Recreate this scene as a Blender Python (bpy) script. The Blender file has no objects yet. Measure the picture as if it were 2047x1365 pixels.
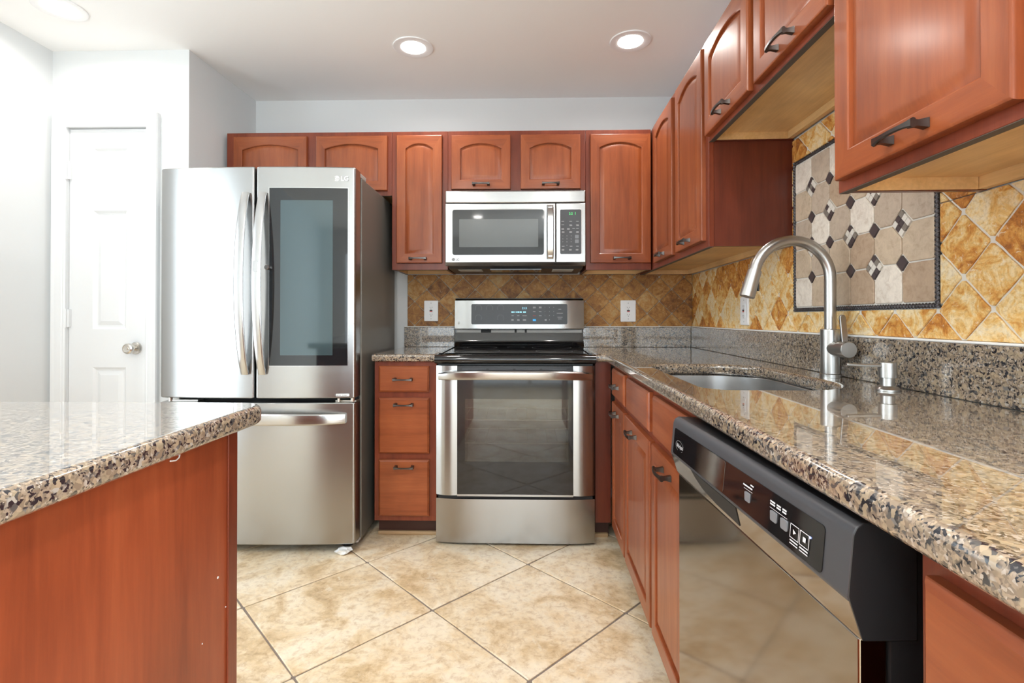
import bpy, bmesh, math, random
from mathutils import Vector, Matrix
random.seed(7)
SC = bpy.context.scene
COL = SC.collection
PI = math.pi
R = math.radians

# ------------------------------------------------------------------ camera
FPX, PPY = 1030.0, 629.0
YAW = math.atan(25.5 / FPX)
cam = bpy.data.cameras.new('camera')
cam.sensor_fit = 'HORIZONTAL'
cam.sensor_width = 36.0
cam.lens = FPX / 2047 * 36.0
cam.shift_y = (PPY - 682.5) / 2047
cam.clip_start = 0.02
cam_o = bpy.data.objects.new('camera', cam)
COL.objects.link(cam_o)
cam_o.location = (0, 0, 1.085)
cam_o.rotation_euler = (R(90.4), 0, YAW)
SC.camera = cam_o

# ------------------------------------------------------------------ exposure, sky, window daylight
SC.view_settings.view_transform = 'Standard'
SC.view_settings.look = 'None'
SC.view_settings.gamma = 1
SC.view_settings.use_curve_mapping = False
SC.view_settings.exposure = 1.0
SC.cycles.use_denoising = True
SC.cycles.max_bounces = 12
SC.cycles.diffuse_bounces = 6
SC.cycles.glossy_bounces = 6
SC.cycles.sample_clamp_indirect = 8.0
SC.cycles.caustics_reflective = False
SC.cycles.caustics_refractive = False
W = bpy.data.worlds.new('sky')
SC.world = W
W.use_nodes = True
W.node_tree.nodes['Background'].inputs[0].default_value = (0.86, 0.93, 1.0, 1)
W.node_tree.nodes['Background'].inputs[1].default_value = 2.0

def area_light(name, loc, rot, sx, sy, power, color=(1, 1, 1), shape='RECTANGLE', spread=180):
    l = bpy.data.lights.new(name, 'AREA')
    l.shape = shape
    l.size = sx
    if shape in ('RECTANGLE', 'ELLIPSE'):
        l.size_y = sy
    l.energy = power
    l.color = color
    l.spread = R(spread)
    o = bpy.data.objects.new(name, l)
    COL.objects.link(o)
    o.location = loc
    o.rotation_euler = rot
    return o

# daylight at the left window; rear and right windows are added fill
area_light('daylight_left', (-2.56, 1.00, 1.2), (0, R(-90), 0), 2.0, 1.0, 17, (0.86, 0.94, 1.0))
area_light('rear_fill_daylight', (-0.4, -3.3, 1.2), (R(90), 0, 0), 2.9, 2.0, 11, (0.88, 0.95, 1.0))
area_light('right_fill_daylight', (1.16, -1.75, 1.28), (0, R(90), 0), 1.7, 1.8, 120, (0.90, 0.96, 1.0))
LAMP_POWER = 2.2

# ------------------------------------------------------------------ materials
MATS = {}
class NT:
    def __init__(self, name):
        self.m = bpy.data.materials.new(name)
        self.m.use_nodes = True
        self.t = self.m.node_tree
        self.b = self.t.nodes['Principled BSDF']
        self.out = self.t.nodes['Material Output']
        MATS[name] = self.m
    def n(self, typ, **kw):
        nd = self.t.nodes.new(typ)
        for k, v in kw.items():
            if k.startswith('i_'):
                key = k[2:]
                key = int(key) if key.isdigit() else key.replace('_', ' ')
                nd.inputs[key].default_value = v
            else:
                setattr(nd, k, v)
        return nd
    def l(self, a, b):
        self.t.links.new(a, b)
    def set(self, **kw):
        for k, v in kw.items():
            self.b.inputs[k.replace('_', ' ')].default_value = v
    def coord(self, scale=(1, 1, 1), rnd=0.0, kind='Object'):
        tc = self.n('ShaderNodeTexCoord')
        mp = self.n('ShaderNodeMapping')
        mp.inputs['Scale'].default_value = scale
        src = tc.outputs[kind]
        if rnd:
            oi = self.n('ShaderNodeObjectInfo')
            ml = self.n('ShaderNodeMath', operation='MULTIPLY')
            ml.inputs[1].default_value = rnd
            self.l(oi.outputs['Random'], ml.inputs[0])
            ad = self.n('ShaderNodeVectorMath', operation='ADD')
            self.l(src, ad.inputs[0]); self.l(ml.outputs[0], ad.inputs[1])
            src = ad.outputs[0]
        self.l(src, mp.inputs['Vector'])
        return mp.outputs[0]
    def noise(self, vec, scale, detail=4, rough=.55, dist=0):
        nd = self.n('ShaderNodeTexNoise')
        nd.inputs['Scale'].default_value = scale
        nd.inputs['Detail'].default_value = detail
        nd.inputs['Roughness'].default_value = rough
        nd.inputs['Distortion'].default_value = dist
        self.l(vec, nd.inputs['Vector'])
        return nd.outputs['Fac']
    def ramp(self, fac, stops, interp='LINEAR'):
        rp = self.n('ShaderNodeValToRGB')
        cr = rp.color_ramp
        cr.interpolation = interp
        while len(cr.elements) < len(stops):
            cr.elements.new(0.5)
        for e, (p, c) in zip(cr.elements, stops):
            e.position = p
            e.color = (*c, 1) if len(c) == 3 else c
        self.l(fac, rp.inputs[0])
        return rp.outputs[0]
    def mix(self, a, b, fac, mode='MIX'):
        mx = self.n('ShaderNodeMix', data_type='RGBA', blend_type=mode)
        if hasattr(fac, 'links'): self.l(fac, mx.inputs[0])
        else: mx.inputs[0].default_value = fac
        for s, v in ((6, a), (7, b)):
            if hasattr(v, 'links'): self.l(v, mx.inputs[s])
            else: mx.inputs[s].default_value = (*v, 1)
        return mx.outputs[2]
    def bump(self, h, strength=.2, dist=.002):
        bp = self.n('ShaderNodeBump')
        bp.inputs['Strength'].default_value = strength
        bp.inputs['Distance'].default_value = dist
        self.l(h, bp.inputs['Height'])
        self.l(bp.outputs[0], self.b.inputs['Normal'])
    def color(self, sock):
        self.l(sock, self.b.inputs['Base Color'])

def srgb(r, g, b):
    f = lambda c: c / 12.92 if c <= .04045 else ((c + .055) / 1.055) ** 2.4
    return (f(r / 255), f(g / 255), f(b / 255))

def plain(name, col, rough=.5, metal=0, coat=0, spec=.5, emit=None, es=0):
    m = NT(name)
    m.set(Base_Color=(*col, 1), Roughness=rough, Metallic=metal, Coat_Weight=coat, Specular_IOR_Level=spec)
    if emit:
        m.set(Emission_Color=(*emit, 1), Emission_Strength=es)
    return m.m

def wall_mat(name, col, bump=.05):
    m = NT(name)
    v = m.coord()
    m.set(Base_Color=(*col, 1), Roughness=.75, Specular_IOR_Level=.25)
    m.bump(m.noise(v, 220, 3), bump, .0006)
    return m.m
wall_mat('wall_paint', (.67, .685, .69))
wall_mat('ceiling_paint', (.90, .90, .895))
plain('white_trim', (.68, .69, .70), .35)
plain('white_plastic', (.85, .85, .86), .3)
plain('caulk', (.85, .85, .84), .5)

def wood(name, dark, mid, light, axis, gloss=.28):
    m = NT(name)
    s = [14, 14, 14]
    s[axis] = 1.1
    v = m.coord(tuple(s), 13.0)
    v2 = m.coord((3.2, 3.2, 1.8), 7.0)
    f = m.noise(v, 1.6, 6, .62, .35)
    g = m.noise(v, 9.0, 3, .6, .1)
    blot = m.noise(v2, 1.5, 3, .5, .2)
    c = m.ramp(f, [(.22, dark), (.5, mid), (.82, light)])
    c = m.mix(c, m.ramp(g, [(.35, (.72, .68, .66)), (.65, (1.1, 1.1, 1.1))]),   .28, 'MULTIPLY')
    c = m.mix(c, m.ramp(blot, [(.3, (.74, .70, .70)), (.62, (1.12, 1.12, 1.1))]), .7, 'MULTIPLY')
    m.color(c)
    m.set(Roughness=.42, Specular_IOR_Level=.25, Coat_Weight=.45, Coat_Roughness=gloss * .7)
    return m.m
CH = ((.185, .040, .0125), (.275, .068, .020), (.355, .102, .033))
wood('cherry_vertical', *CH, 2)
wood('cherry_horizontal', *CH, 0)
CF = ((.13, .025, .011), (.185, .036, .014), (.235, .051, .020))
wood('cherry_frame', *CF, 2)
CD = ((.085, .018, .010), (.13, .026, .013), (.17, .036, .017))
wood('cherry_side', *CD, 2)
CP = ((.19, .036, .014), (.29, .060, .021), (.38, .092, .033))
wood('cherry_laminate', *CP, 2, .4)
wood('maple_lining', (.70, .45, .19), (.78, .53, .25), (.84, .59, .31), 0, .6)
plain('cut_edge_brown', (.09, .07, .055), .7)
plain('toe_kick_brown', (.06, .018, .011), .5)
plain('shoe_moulding_tan', (.42, .28, .15), .5)

def steel(name, col, rough, aniso=.75, rot=.25, streak=.12):
    m = NT(name)
    v = m.coord((1.5, 1.5, 260))
    f = m.noise(v, 1.0, 4, .6)
    m.set(Base_Color=(*col, 1), Metallic=1.0, Anisotropic=aniso, Anisotropic_Rotation=rot)
    tg = m.n('ShaderNodeTangent', direction_type='RADIAL', axis='Z')
    m.l(tg.outputs[0], m.b.inputs['Tangent'])
    rr = m.n('ShaderNodeMapRange')
    rr.inputs['To Min'].default_value = rough - streak * rough
    rr.inputs['To Max'].default_value = rough + streak * rough
    m.l(f, rr.inputs[0]); m.l(rr.outputs[0], m.b.inputs['Roughness'])
    return m.m
steel('stainless', (.41, .41, .405), .25)
steel('stainless_bright', (.50, .50, .50), .22, .5)
plain('stainless_sink', (.58, .58, .58), .27, 1)
plain('brushed_nickel', (.46, .45, .435), .30, 1)
plain('nickel_dark', (.33, .32, .31), .3, 1)
steel('smoked_stainless', (.30, .265, .23), .085, .25)
plain('pull_bronze', (.11, .10, .095), .30, 1)
plain('knob_nickel', (.66, .63, .58), .25, 1)
plain('black_gloss', (.008, .008, .009), .06, 0, .2)
plain('touch_black', (.020, .021, .024), .35, 0, .06)
plain('black_satin', (.018, .018, .020), .32)
plain('charcoal_plastic', (.055, .057, .064), .38)
plain('black_matte', (.012, .012, .012), .7)
plain('dark_gap', (.01, .01, .011), .8)
plain('fridge_glass', (.010, .012, .014), .05, 0, .22)
plain('fridge_mirror_glass', (.055, .085, .095), .06, .3, .3)
plain('mesh_window', (.085, .092, .092), .16, .0, .35)
plain('grey_plastic', (.40, .39, .37), .45)
plain('label_grey', (.50, .50, .51), .5)
plain('label_dim', (.16, .16, .17), .5)
plain('label_white', (.75, .75, .78), .5)
plain('key_grey', (.20, .21, .23), .4)
plain('logo_grey', (.78, .78, .78), .35)
plain('logo_dark', (.16, .16, .17), .4)
plain('red_button', (.45, .02, .02), .4)
plain('blue_label', (.02, .25, .55), .4, emit=(.05, .5, 1), es=.25)
plain('display_blue', (.1, .3, .4), .4, emit=(.35, .8, 1.0), es=.7)
plain('display_green', (.05, .4, .1), .4, emit=(.1, .9, .25), es=.6)
plain('led_blue', (.2, .3, 1), .4, emit=(.3, .4, 1), es=1.5)
plain('lamp_glow', (1, 1, 1), .5, emit=(1, .97, .92), es=9)
plain('rack_steel', (.75, .72, .66), .3, 1)
plain('oven_enamel', (.22, .21, .19), .4)
plain('vent_grille', (.50, .47, .40), .5)
plain('plastic_scrap', (.75, .77, .78), .35)
plain('grout_light', (.70, .67, .61), .85)
plain('grout_floor', (.23, .19, .165), .9)
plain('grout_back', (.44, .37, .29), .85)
plain('rope_pewter', (.085, .080, .085), .35, .55)
plain('mosaic_dark', (.075, .055, .055), .35)
plain('mosaic_taupe', (.22, .19, .16), .4)
plain('mosaic_cream', (.72, .67, .60), .4)

m = NT('fridge_side_grey')
v = m.coord()
m.set(Base_Color=(.175, .168, .15, 1), Roughness=.42, Metallic=.25)
m.bump(m.noise(v, 420, 2), .12, .0004)

def pane_glass(name, tint, f0, rough):
    """thin pane: tinted see-through with a reflection that grows towards grazing view, the same from both sides"""
    m = NT(name)
    tr = m.n('ShaderNodeBsdfTransparent'); tr.inputs[0].default_value = (*tint, 1)
    gl = m.n('ShaderNodeBsdfGlossy'); gl.inputs['Roughness'].default_value = rough
    lw = m.n('ShaderNodeLayerWeight'); lw.inputs['Blend'].default_value = .5
    pw = m.n('ShaderNodeMath', operation='POWER'); pw.inputs[1].default_value = 5
    m.l(lw.outputs['Facing'], pw.inputs[0])
    ma = m.n('ShaderNodeMath', operation='MULTIPLY_ADD'); ma.inputs[1].default_value = 1 - f0; ma.inputs[2].default_value = f0
    m.l(pw.outputs[0], ma.inputs[0])
    mx = m.n('ShaderNodeMixShader')
    m.l(ma.outputs[0], mx.inputs[0]); m.l(tr.outputs[0], mx.inputs[1]); m.l(gl.outputs[0], mx.inputs[2])
    m.l(mx.outputs[0], m.out.inputs[0])
pane_glass('oven_glass', (.42, .41, .385), .085, .03)
pane_glass('window_glass', (.96, .98, .98), .04, .02)

m = NT('granite')
v = m.coord()
nz = m.n('ShaderNodeTexNoise'); nz.inputs['Scale'].default_value = 90; nz.inputs['Detail'].default_value = 2
m.l(v, nz.inputs['Vector'])
wv = m.n('ShaderNodeVectorMath', operation='SCALE'); wv.inputs[3].default_value = .010
m.l(nz.outputs['Color'], wv.inputs[0])
ad = m.n('ShaderNodeVectorMath', operation='ADD'); m.l(v, ad.inputs[0]); m.l(wv.outputs[0], ad.inputs[1])
def vor(scale):
    vo = m.n('ShaderNodeTexVoronoi'); vo.inputs['Scale'].default_value = scale
    m.l(ad.outputs[0], vo.inputs['Vector'])
    sp = m.n('ShaderNodeSeparateColor'); m.l(vo.outputs['Color'], sp.inputs[0])
    return sp.outputs
a_, b_ = vor(165), vor(340)
c1 = m.ramp(a_[0], [(0, (.020, .021, .027)), (.17, (.09, .085, .082)), (.29, (.25, .19, .135)), (.52, (.34, .27, .185)), (.74, (.41, .315, .215)), (.90, (.43, .39, .34)), (.97, (.17, .16, .155))], 'CONSTANT')
c2 = m.ramp(b_[1], [(0, (.022, .023, .03)), (.27, (.23, .18, .135)), (.6, (.35, .275, .205)), (.9, (.47, .41, .35))], 'CONSTANT')
sel = m.ramp(m.noise(v, 60, 2), [(.44, (0, 0, 0)), (.56, (1, 1, 1))])
cc = m.mix(c1, c2, sel)
m.color(cc)
m.set(Roughness=.16, IOR=1.5, Coat_Weight=1.0, Coat_Roughness=.012, Coat_IOR=1.58)

def island_stone(name, stops, scale, warp, grain, pale, pale_amt, rough=.45, tint=.25, bump=.3):
    """cut travertine: each tile (mesh island) shows its own piece of the veining"""
    m = NT(name)
    v = m.coord()
    rp = m.n('ShaderNodeNewGeometry').outputs['Random Per Island']
    mu = m.n('ShaderNodeMath', operation='MULTIPLY'); mu.inputs[1].default_value = 37.0
    m.l(rp, mu.inputs[0])
    ad = m.n('ShaderNodeVectorMath', operation='ADD')
    m.l(v, ad.inputs[0]); m.l(mu.outputs[0], ad.inputs[1])
    vec = ad.outputs[0]
    f = m.noise(vec, scale, 10, .68, warp)
    sh = m.n('ShaderNodeMath', operation='MULTIPLY_ADD')          # tile to tile shift of the tone
    sub = m.n('ShaderNodeMath', operation='SUBTRACT'); sub.inputs[1].default_value = .5
    wn = m.n('ShaderNodeTexWhiteNoise', noise_dimensions='1D'); m.l(mu.outputs[0], wn.inputs['W'])
    m.l(wn.outputs['Value'], sub.inputs[0])
    m.l(sub.outputs[0], sh.inputs[0]); sh.inputs[1].default_value = tint; m.l(f, sh.inputs[2])
    c = m.ramp(sh.outputs[0], stops)
    g = m.noise(vec, grain, 6, .7, .4)
    c = m.mix(c, m.ramp(g, [(.34, (.70, .60, .50)), (.5, (1, 1, 1)), (.68, (1.12, 1.1, 1.06))]), .7, 'MULTIPLY')
    k = m.noise(vec, scale * 2.3, 10, .78, warp * .8)
    mask = m.ramp(k, [(.58, (0, 0, 0)), (.64, (1, 1, 1))])
    mm = m.n('ShaderNodeMath', operation='MULTIPLY'); mm.inputs[1].default_value = pale_amt
    m.l(mask, mm.inputs[0])
    c = m.mix(c, pale, mm.outputs[0])
    m.color(c)
    m.set(Roughness=rough, Specular_IOR_Level=.4)
    m.bump(g, bump, .0015)
    return m.m
island_stone('gold_travertine', [(.27, (.30, .105, .025)), (.38, (.52, .20, .035)), (.46, (.66, .33, .08)), (.53, (.74, .47, .17)), (.61, (.80, .61, .33)), (.74, (.80, .68, .49))],
             24, .9, 150, (.82, .71, .54), .85, .55, .26)
island_stone('shaded_travertine', [(.27, (.13, .055, .022)), (.40, (.26, .115, .035)), (.50, (.37, .175, .05)), (.58, (.45, .235, .07)), (.70, (.50, .33, .15))],  # the gold stone again, with the back wall's shade put into its colour
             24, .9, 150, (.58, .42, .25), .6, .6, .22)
island_stone('floor_travertine', [(.28, (.46, .33, .19)), (.40, (.64, .475, .28)), (.48, (.76, .61, .41)), (.55, (.83, .71, .53)), (.70, (.86, .77, .62))],
             5.0, .5, 38, (.83, .75, .61), .6, .30, .05, .2)
def tumbled(name, col):
    m = NT(name)
    v = m.coord()
    f = m.noise(v, 45, 6, .7, .6)
    m.color(m.mix(col, m.ramp(f, [(.33, (.78, .72, .66)), (.5, (1, 1, 1)), (.68, (1.16, 1.16, 1.15))]), .8, 'MULTIPLY'))
    m.set(Roughness=.55)
    m.bump(f, .4, .0015)
tumbled('medallion_tan', (.56, .44, .32))
tumbled('medallion_brown', (.45, .325, .225))
tumbled('medallion_taupe', (.50, .40, .31))
tumbled('medallion_cream', (.76, .68, .59))

# ------------------------------------------------------------------ frames: back run, right run, right wall
OC = Vector((1.025, 3.15, 0))
TH = math.atan(46.5 / FPX) - YAW
FR = {'G': (Vector((0, 0, 0)), 0.0),
      'B': (Vector((0, 3.15, 0)), 0.0),
      'R': (OC, -PI / 2 - TH),                       # x runs towards the camera, -y into the room
      'W': (OC, -PI / 2 - TH - R(0.8))}
def to_world(frame, p):
    o, a = FR[frame]
    return o + Matrix.Rotation(a, 3, 'Z') @ Vector(p)
DWA = (1.993, -.65)
DWR = math.atan2(.03, .607)
FR['D'] = (to_world('R', (DWA[0], DWA[1], 0)), FR['R'][1] + DWR)
ORG, FRM = {}, {}

def tag(o, label=None, cat=None, group=None, kind=None):
    if label: o['label'] = label
    if cat: o['category'] = cat
    if group: o['group'] = group
    if kind: o['kind'] = kind
    return o

def thing(name, label, cat, frame='G', origin=(0, 0, 0), group=None):
    o = bpy.data.objects.new(name, None)
    o.empty_display_size = .05
    COL.objects.link(o)
    o.location = to_world(frame, origin)
    o.rotation_euler = (0, 0, FR[frame][1])
    ORG[o] = Vector(origin); FRM[o] = frame
    return tag(o, label, cat, group)

def place(o, parent, frame, origin):
    COL.objects.link(o)
    if parent is not None:
        o.parent = parent
        ORG[o] = ORG[parent]; FRM[o] = FRM[parent]
    else:
        o.location = to_world(frame, origin)
        o.rotation_euler = (0, 0, FR[frame][1])
        ORG[o] = Vector(origin); FRM[o] = frame

def weigh(o):
    md = o.modifiers.new('normals', 'WEIGHTED_NORMAL')
    md.keep_sharp = True
    md.weight = 100

class MB:
    def __init__(s):
        s.v, s.f, s.mi = [], [], []
    def face(s, pts, mi=0):
        i = len(s.v)
        s.v += [tuple(p) for p in pts]
        s.f.append(list(range(i, i + len(pts)))); s.mi.append(mi)
    def box(s, x0, x1, y0, y1, z0, z1, mi=0):
        i = len(s.v)
        s.v += [(x0, y0, z0), (x1, y0, z0), (x1, y1, z0), (x0, y1, z0), (x0, y0, z1), (x1, y0, z1), (x1, y1, z1), (x0, y1, z1)]
        for q in ((3, 2, 1, 0), (4, 5, 6, 7), (0, 1, 5, 4), (1, 2, 6, 5), (2, 3, 7, 6), (3, 0, 4, 7)):
            s.f.append([i + k for k in q]); s.mi.append(mi)
        return s
    def loft(s, loops, closed=True, cap0=True, cap1=True, mi=0, mis=None):
        i = len(s.v); n = len(loops[0])
        for lp in loops:
            s.v += [tuple(p) for p in lp]
        for k in range(len(loops) - 1):
            for j in range(n if closed else n - 1):
                a = i + k * n + j; b = i + k * n + (j + 1) % n
                s.f.append([a, b, b + n, a + n]); s.mi.append(mis(k, j) if mis else mi)
        if cap0: s.f.append([i + j for j in reversed(range(n))]); s.mi.append(mi)
        if cap1: s.f.append([i + (len(loops) - 1) * n + j for j in range(n)]); s.mi.append(mis(len(loops) - 1, 0) if mis else mi)
        return s
    def tube(s, path, rad, n=16, mi=0, caps=True):
        P = [Vector(p) for p in path]
        rr = rad if isinstance(rad, (list, tuple)) else [rad] * len(P)
        loops = []
        ref = None
        for k, p in enumerate(P):
            t = (P[min(k + 1, len(P) - 1)] - P[max(k - 1, 0)]).normalized()
            if ref is None:
                ref = Vector((0, 0, 1)) if abs(t.z) < .9 else Vector((1, 0, 0))
            u = (ref - t * ref.dot(t)).normalized()
            ref = u
            w = t.cross(u)
            loops.append([p + (u * math.cos(2 * PI * j / n) + w * math.sin(2 * PI * j / n)) * rr[k] for j in range(n)])
        return s.loft(loops, True, caps, caps, mi)
    def lathe(s, prof, c=(0, 0, 0), axis='z', n=28, mi=0):
        """prof: (radius, height) pairs along the axis"""
        loops = []
        for r, h in prof:
            lp = []
            for j in range(n):
                a = 2 * PI * j / n
                x, y = r * math.cos(a), r * math.sin(a)
                p = {'z': (x, y, h), 'x': (h, x, y), 'y': (y, h, x)}[axis]
                lp.append((c[0] + p[0], c[1] + p[1], c[2] + p[2]))
            loops.append(lp)
        return s.loft(loops, True, True, True, mi)
    def build(s, name, mats, parent=None, bevel=0, smooth=None, frame='G', origin=(0, 0, 0), seg=2):
        me = bpy.data.meshes.new(name)
        o = bpy.data.objects.new(name, me)
        place(o, parent, frame, origin)
        g = ORG[o]
        me.from_pydata([(x - g.x, y - g.y, z - g.z) for x, y, z in s.v], [], s.f)
        for q in ([mats] if isinstance(mats, str) else mats):
            me.materials.append(MATS[q])
        me.polygons.foreach_set('material_index', s.mi)
        bm = bmesh.new(); bm.from_mesh(me)
        bmesh.ops.remove_doubles(bm, verts=bm.verts, dist=1e-6)
        bmesh.ops.recalc_face_normals(bm, faces=bm.faces)
        bm.to_mesh(me); bm.free()
        if smooth is not None:
            me.shade_smooth()
            me.set_sharp_from_angle(angle=R(smooth))
        if bevel:
            md = o.modifiers.new('bevel', 'BEVEL')
            md.width = bevel; md.segments = seg; md.limit_method = 'ANGLE'; md.angle_limit = R(35)
            if smooth is None:
                me.shade_smooth(); me.set_sharp_from_angle(angle=R(40))
        if bevel or smooth is not None:
            weigh(o)
        me.update()
        return o

def bx(name, mat, parent, x0, x1, y0, y1, z0, z1, bevel=0, **kw):
    return MB().box(x0, x1, y0, y1, z0, z1).build(name, mat, parent, bevel, **kw)

def from_curve(name, cu, mat, parent=None, frame='G', origin=(0, 0, 0), xf=None):
    tmp = bpy.data.objects.new('tmp', cu)
    COL.objects.link(tmp)
    dg = bpy.context.evaluated_depsgraph_get()
    me = bpy.data.meshes.new_from_object(tmp.evaluated_get(dg))
    bpy.data.objects.remove(tmp)
    bpy.data.curves.remove(cu)
    me.name = name
    o = bpy.data.objects.new(name, me)
    place(o, parent, frame, origin)
    g = ORG[o]
    for v in me.vertices:
        p = Vector(xf(v.co)) if xf else v.co.copy()
        v.co = p - g
    me.materials.clear()
    me.materials.append(MATS[mat])
    return o

def lettering(text, size, x, y, z, mat, parent, name='lettering', align='LEFT', bold=0.0, sx=1.0):
    """raised print on a front face (local x to the right, z up, facing -y)"""
    cu = bpy.data.curves.new('txt', 'FONT')
    cu.body = text
    cu.size = size
    cu.align_x = align
    cu.extrude = .0004
    cu.offset = bold
    cu.resolution_u = 4
    return from_curve(name, cu, mat, parent, xf=lambda p: (x + p.x * sx, y - p.z - .0002, z + p.y))

def slab(name, outer, holes, z0, z1, edge, mat, parent=None, frame='G', origin=(0, 0, 0), off=None):
    """a stone slab with rounded edges: outline (x, y) and holes"""
    cu = bpy.data.curves.new('slab', 'CURVE')
    cu.dimensions = '2D'
    cu.fill_mode = 'BOTH'
    for lp in [outer] + holes:
        sp = cu.splines.new('POLY')
        sp.points.add(len(lp) - 1)
        for q, p in zip(sp.points, lp):
            q.co = (p[0], p[1], 0, 1)
        sp.use_cyclic_u = True
    cu.extrude = (z1 - z0) / 2 - edge
    cu.bevel_depth = edge
    cu.bevel_resolution = 3
    cu.offset = -edge
    o = from_curve(name, cu, mat, parent, frame, origin, xf=lambda p: (p.x, p.y, p.z + (z0 + z1) / 2))
    me = o.data
    bm = bmesh.new(); bm.from_mesh(me)
    bmesh.ops.remove_doubles(bm, verts=bm.verts, dist=1e-5)
    bmesh.ops.recalc_face_normals(bm, faces=bm.faces)
    bm.to_mesh(me); bm.free()
    me.shade_smooth(); me.set_sharp_from_angle(angle=R(50))
    weigh(o)
    return o

def rounded(x0, x1, y0, y1, r, n=6):
    """rounded rectangle outline; r may be four radii: (x0y0, x1y0, x1y1, x0y1)"""
    rs = r if isinstance(r, (tuple, list)) else (r,) * 4
    out = []
    for (cx, cy, a0), q in zip(((x0, y0, PI), (x1, y0, 1.5 * PI), (x1, y1, 0), (x0, y1, .5 * PI)), rs):
        sx = 1 if cx == x0 else -1
        sy = 1 if cy == y0 else -1
        for k in range(n + 1):
            a = a0 + k / n * PI / 2
            out.append((cx + sx * q + q * math.cos(a), cy + sy * q + q * math.sin(a)))
    return out

def plate(mb, x0, x1, z0, z1, y0, y1, r, n=5, mi=0):
    """a rounded plate on a front face, y0 front, y1 back"""
    lp = rounded(x0, x1, z0, z1, r, n)
    mb.loft([[(x, y0, z) for x, z in lp], [(x, y1, z) for x, z in lp]], mi=mi)
    return mb

def clip(poly, x0, x1, y0, y1):
    for ax, lim, sg in ((0, x0, 1), (0, x1, -1), (1, y0, 1), (1, y1, -1)):
        out = []
        for i, p in enumerate(poly):
            q = poly[(i + 1) % len(poly)]
            ip, iq = (p[ax] - lim) * sg >= 0, (q[ax] - lim) * sg >= 0
            if ip: out.append(p)
            if ip != iq:
                t = (lim - p[ax]) / (q[ax] - p[ax])
                out.append((p[0] + t * (q[0] - p[0]), p[1] + t * (q[1] - p[1])))
        poly = out
        if not poly: return []
    return poly

def diamonds(rects, base, hx, hy, grout, jit, corner, inset):
    """clipped diamond tile outlines (outer, inner) over rectangles"""
    res = []
    X0 = min(r[0] for r in rects); X1 = max(r[1] for r in rects)
    Y0 = min(r[2] for r in rects); Y1 = max(r[3] for r in rects)
    i0, i1 = int((X0 - base[0]) / hx) - 2, int((X1 - base[0]) / hx) + 2
    j0, j1 = int((Y0 - base[1]) / hy) - 2, int((Y1 - base[1]) / hy) + 2
    rnd = random.Random(3)
    for i in range(i0, i1 + 1):
        for j in range(j0, j1 + 1):
            if (i + j) % 2 == 0: continue          # tile centres sit on the odd lattice
            cx, cy = base[0] + i * hx, base[1] + j * hy
            g = grout * .7071
            c = [(cx + hx - g, cy), (cx, cy + hy - g), (cx - hx + g, cy), (cx, cy - hy + g)]
            poly = []
            for k in range(4):
                p, q = c[k], c[(k + 1) % 4]
                for t in (corner, .28, .5, .72, 1 - corner):
                    poly.append((p[0] + t * (q[0] - p[0]) + rnd.uniform(-jit, jit), p[1] + t * (q[1] - p[1]) + rnd.uniform(-jit, jit)))
            for r in rects:
                w = clip(poly, *r)
                if len(w) < 3: continue
                mx = sum(p[0] for p in w) / len(w); my = sum(p[1] for p in w) / len(w)
                inner = []
                for p in w:
                    d = math.hypot(p[0] - mx, p[1] - my)
                    f = max(.2, 1 - inset / max(d, 1e-5))
                    inner.append((mx + (p[0] - mx) * f, my + (p[1] - my) * f))
                res.append((w, inner))
    return res

# ------------------------------------------------------------------ the setting
CE = 2.434
LX, RY = -2.385, -3.2
mb = MB()
mb.box(-2.6, 1.3, RY - .1, 3.3, -.12, -.004, 1)
for w, inn in diamonds([(-2.38, 1.06, RY, 3.14)], (-.343, 1.917), .3575, .367, .0072, .0016, .008, .0025):
    mb.loft([[(x, y, -.004) for x, y in w], [(x, y, -.0012) for x, y in w], [(x, y, 0) for x, y in inn]], cap0=False)
tag(mb.build('floor', ['floor_travertine', 'grout_floor']), kind='structure')
tag(MB().box(-2.6, 1.3, RY - .1, 3.3, CE, CE + .1).build('ceiling', 'ceiling_paint'), kind='structure')
tag(MB().box(-1.72, 1.3, 3.15, 3.25, -.1, CE).build('wall_back', 'wall_paint'), kind='structure')
mb = MB()
mb.box(-.1, 4.0, 0.0, .1, 0, CE); mb.box(5.8, 6.6, 0.0, .1, 0, CE)
mb.box(4.0, 5.8, 0.0, .1, 0, .42); mb.box(4.0, 5.8, 0.0, .1, 2.14, CE)
tag(mb.build('wall_right', 'wall_paint', frame='W'), kind='structure')
mb = MB()                                              # pantry wall beside the refrigerator alcove, with a doorway
D0, D1, DZ = -2.309, -1.891, 2.05
mb.box(LX - .1, D0, 2.537, 2.62, 0, CE); mb.box(D1, -1.684, 2.537, 2.62, 0, CE); mb.box(D0, D1, 2.537, 2.62, DZ, CE)
tag(mb.build('wall_pantry', 'wall_paint'), kind='structure')
mb = MB()
mb.loft([[(-1.684, 2.62, 0), (-1.684, 2.62, CE), (-1.76, 2.62, CE), (-1.76, 2.62, 0)], [(-1.668, 3.15, 0), (-1.668, 3.15, CE), (-1.76, 3.15, CE), (-1.76, 3.15, 0)]])
tag(mb.build('wall_alcove', 'wall_paint'), kind='structure')
mb = MB()                                              # left wall, with a tall window nearer than the frame shows
wy0, wy1, wz0, wz1 = .47, 1.53, .12, 2.15
mb.box(LX - .1, LX, RY, wy0, 0, CE); mb.box(LX - .1, LX, wy1, 2.62, 0, CE)
mb.box(LX - .1, LX, wy0, wy1, 0, wz0); mb.box(LX - .1, LX, wy0, wy1, wz1, CE)
tag(mb.build('wall_left', 'wall_paint'), kind='structure')
mb = MB()
rx0, rx1, rz1 = -1.85, 1.05 - .0, 2.12
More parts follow.
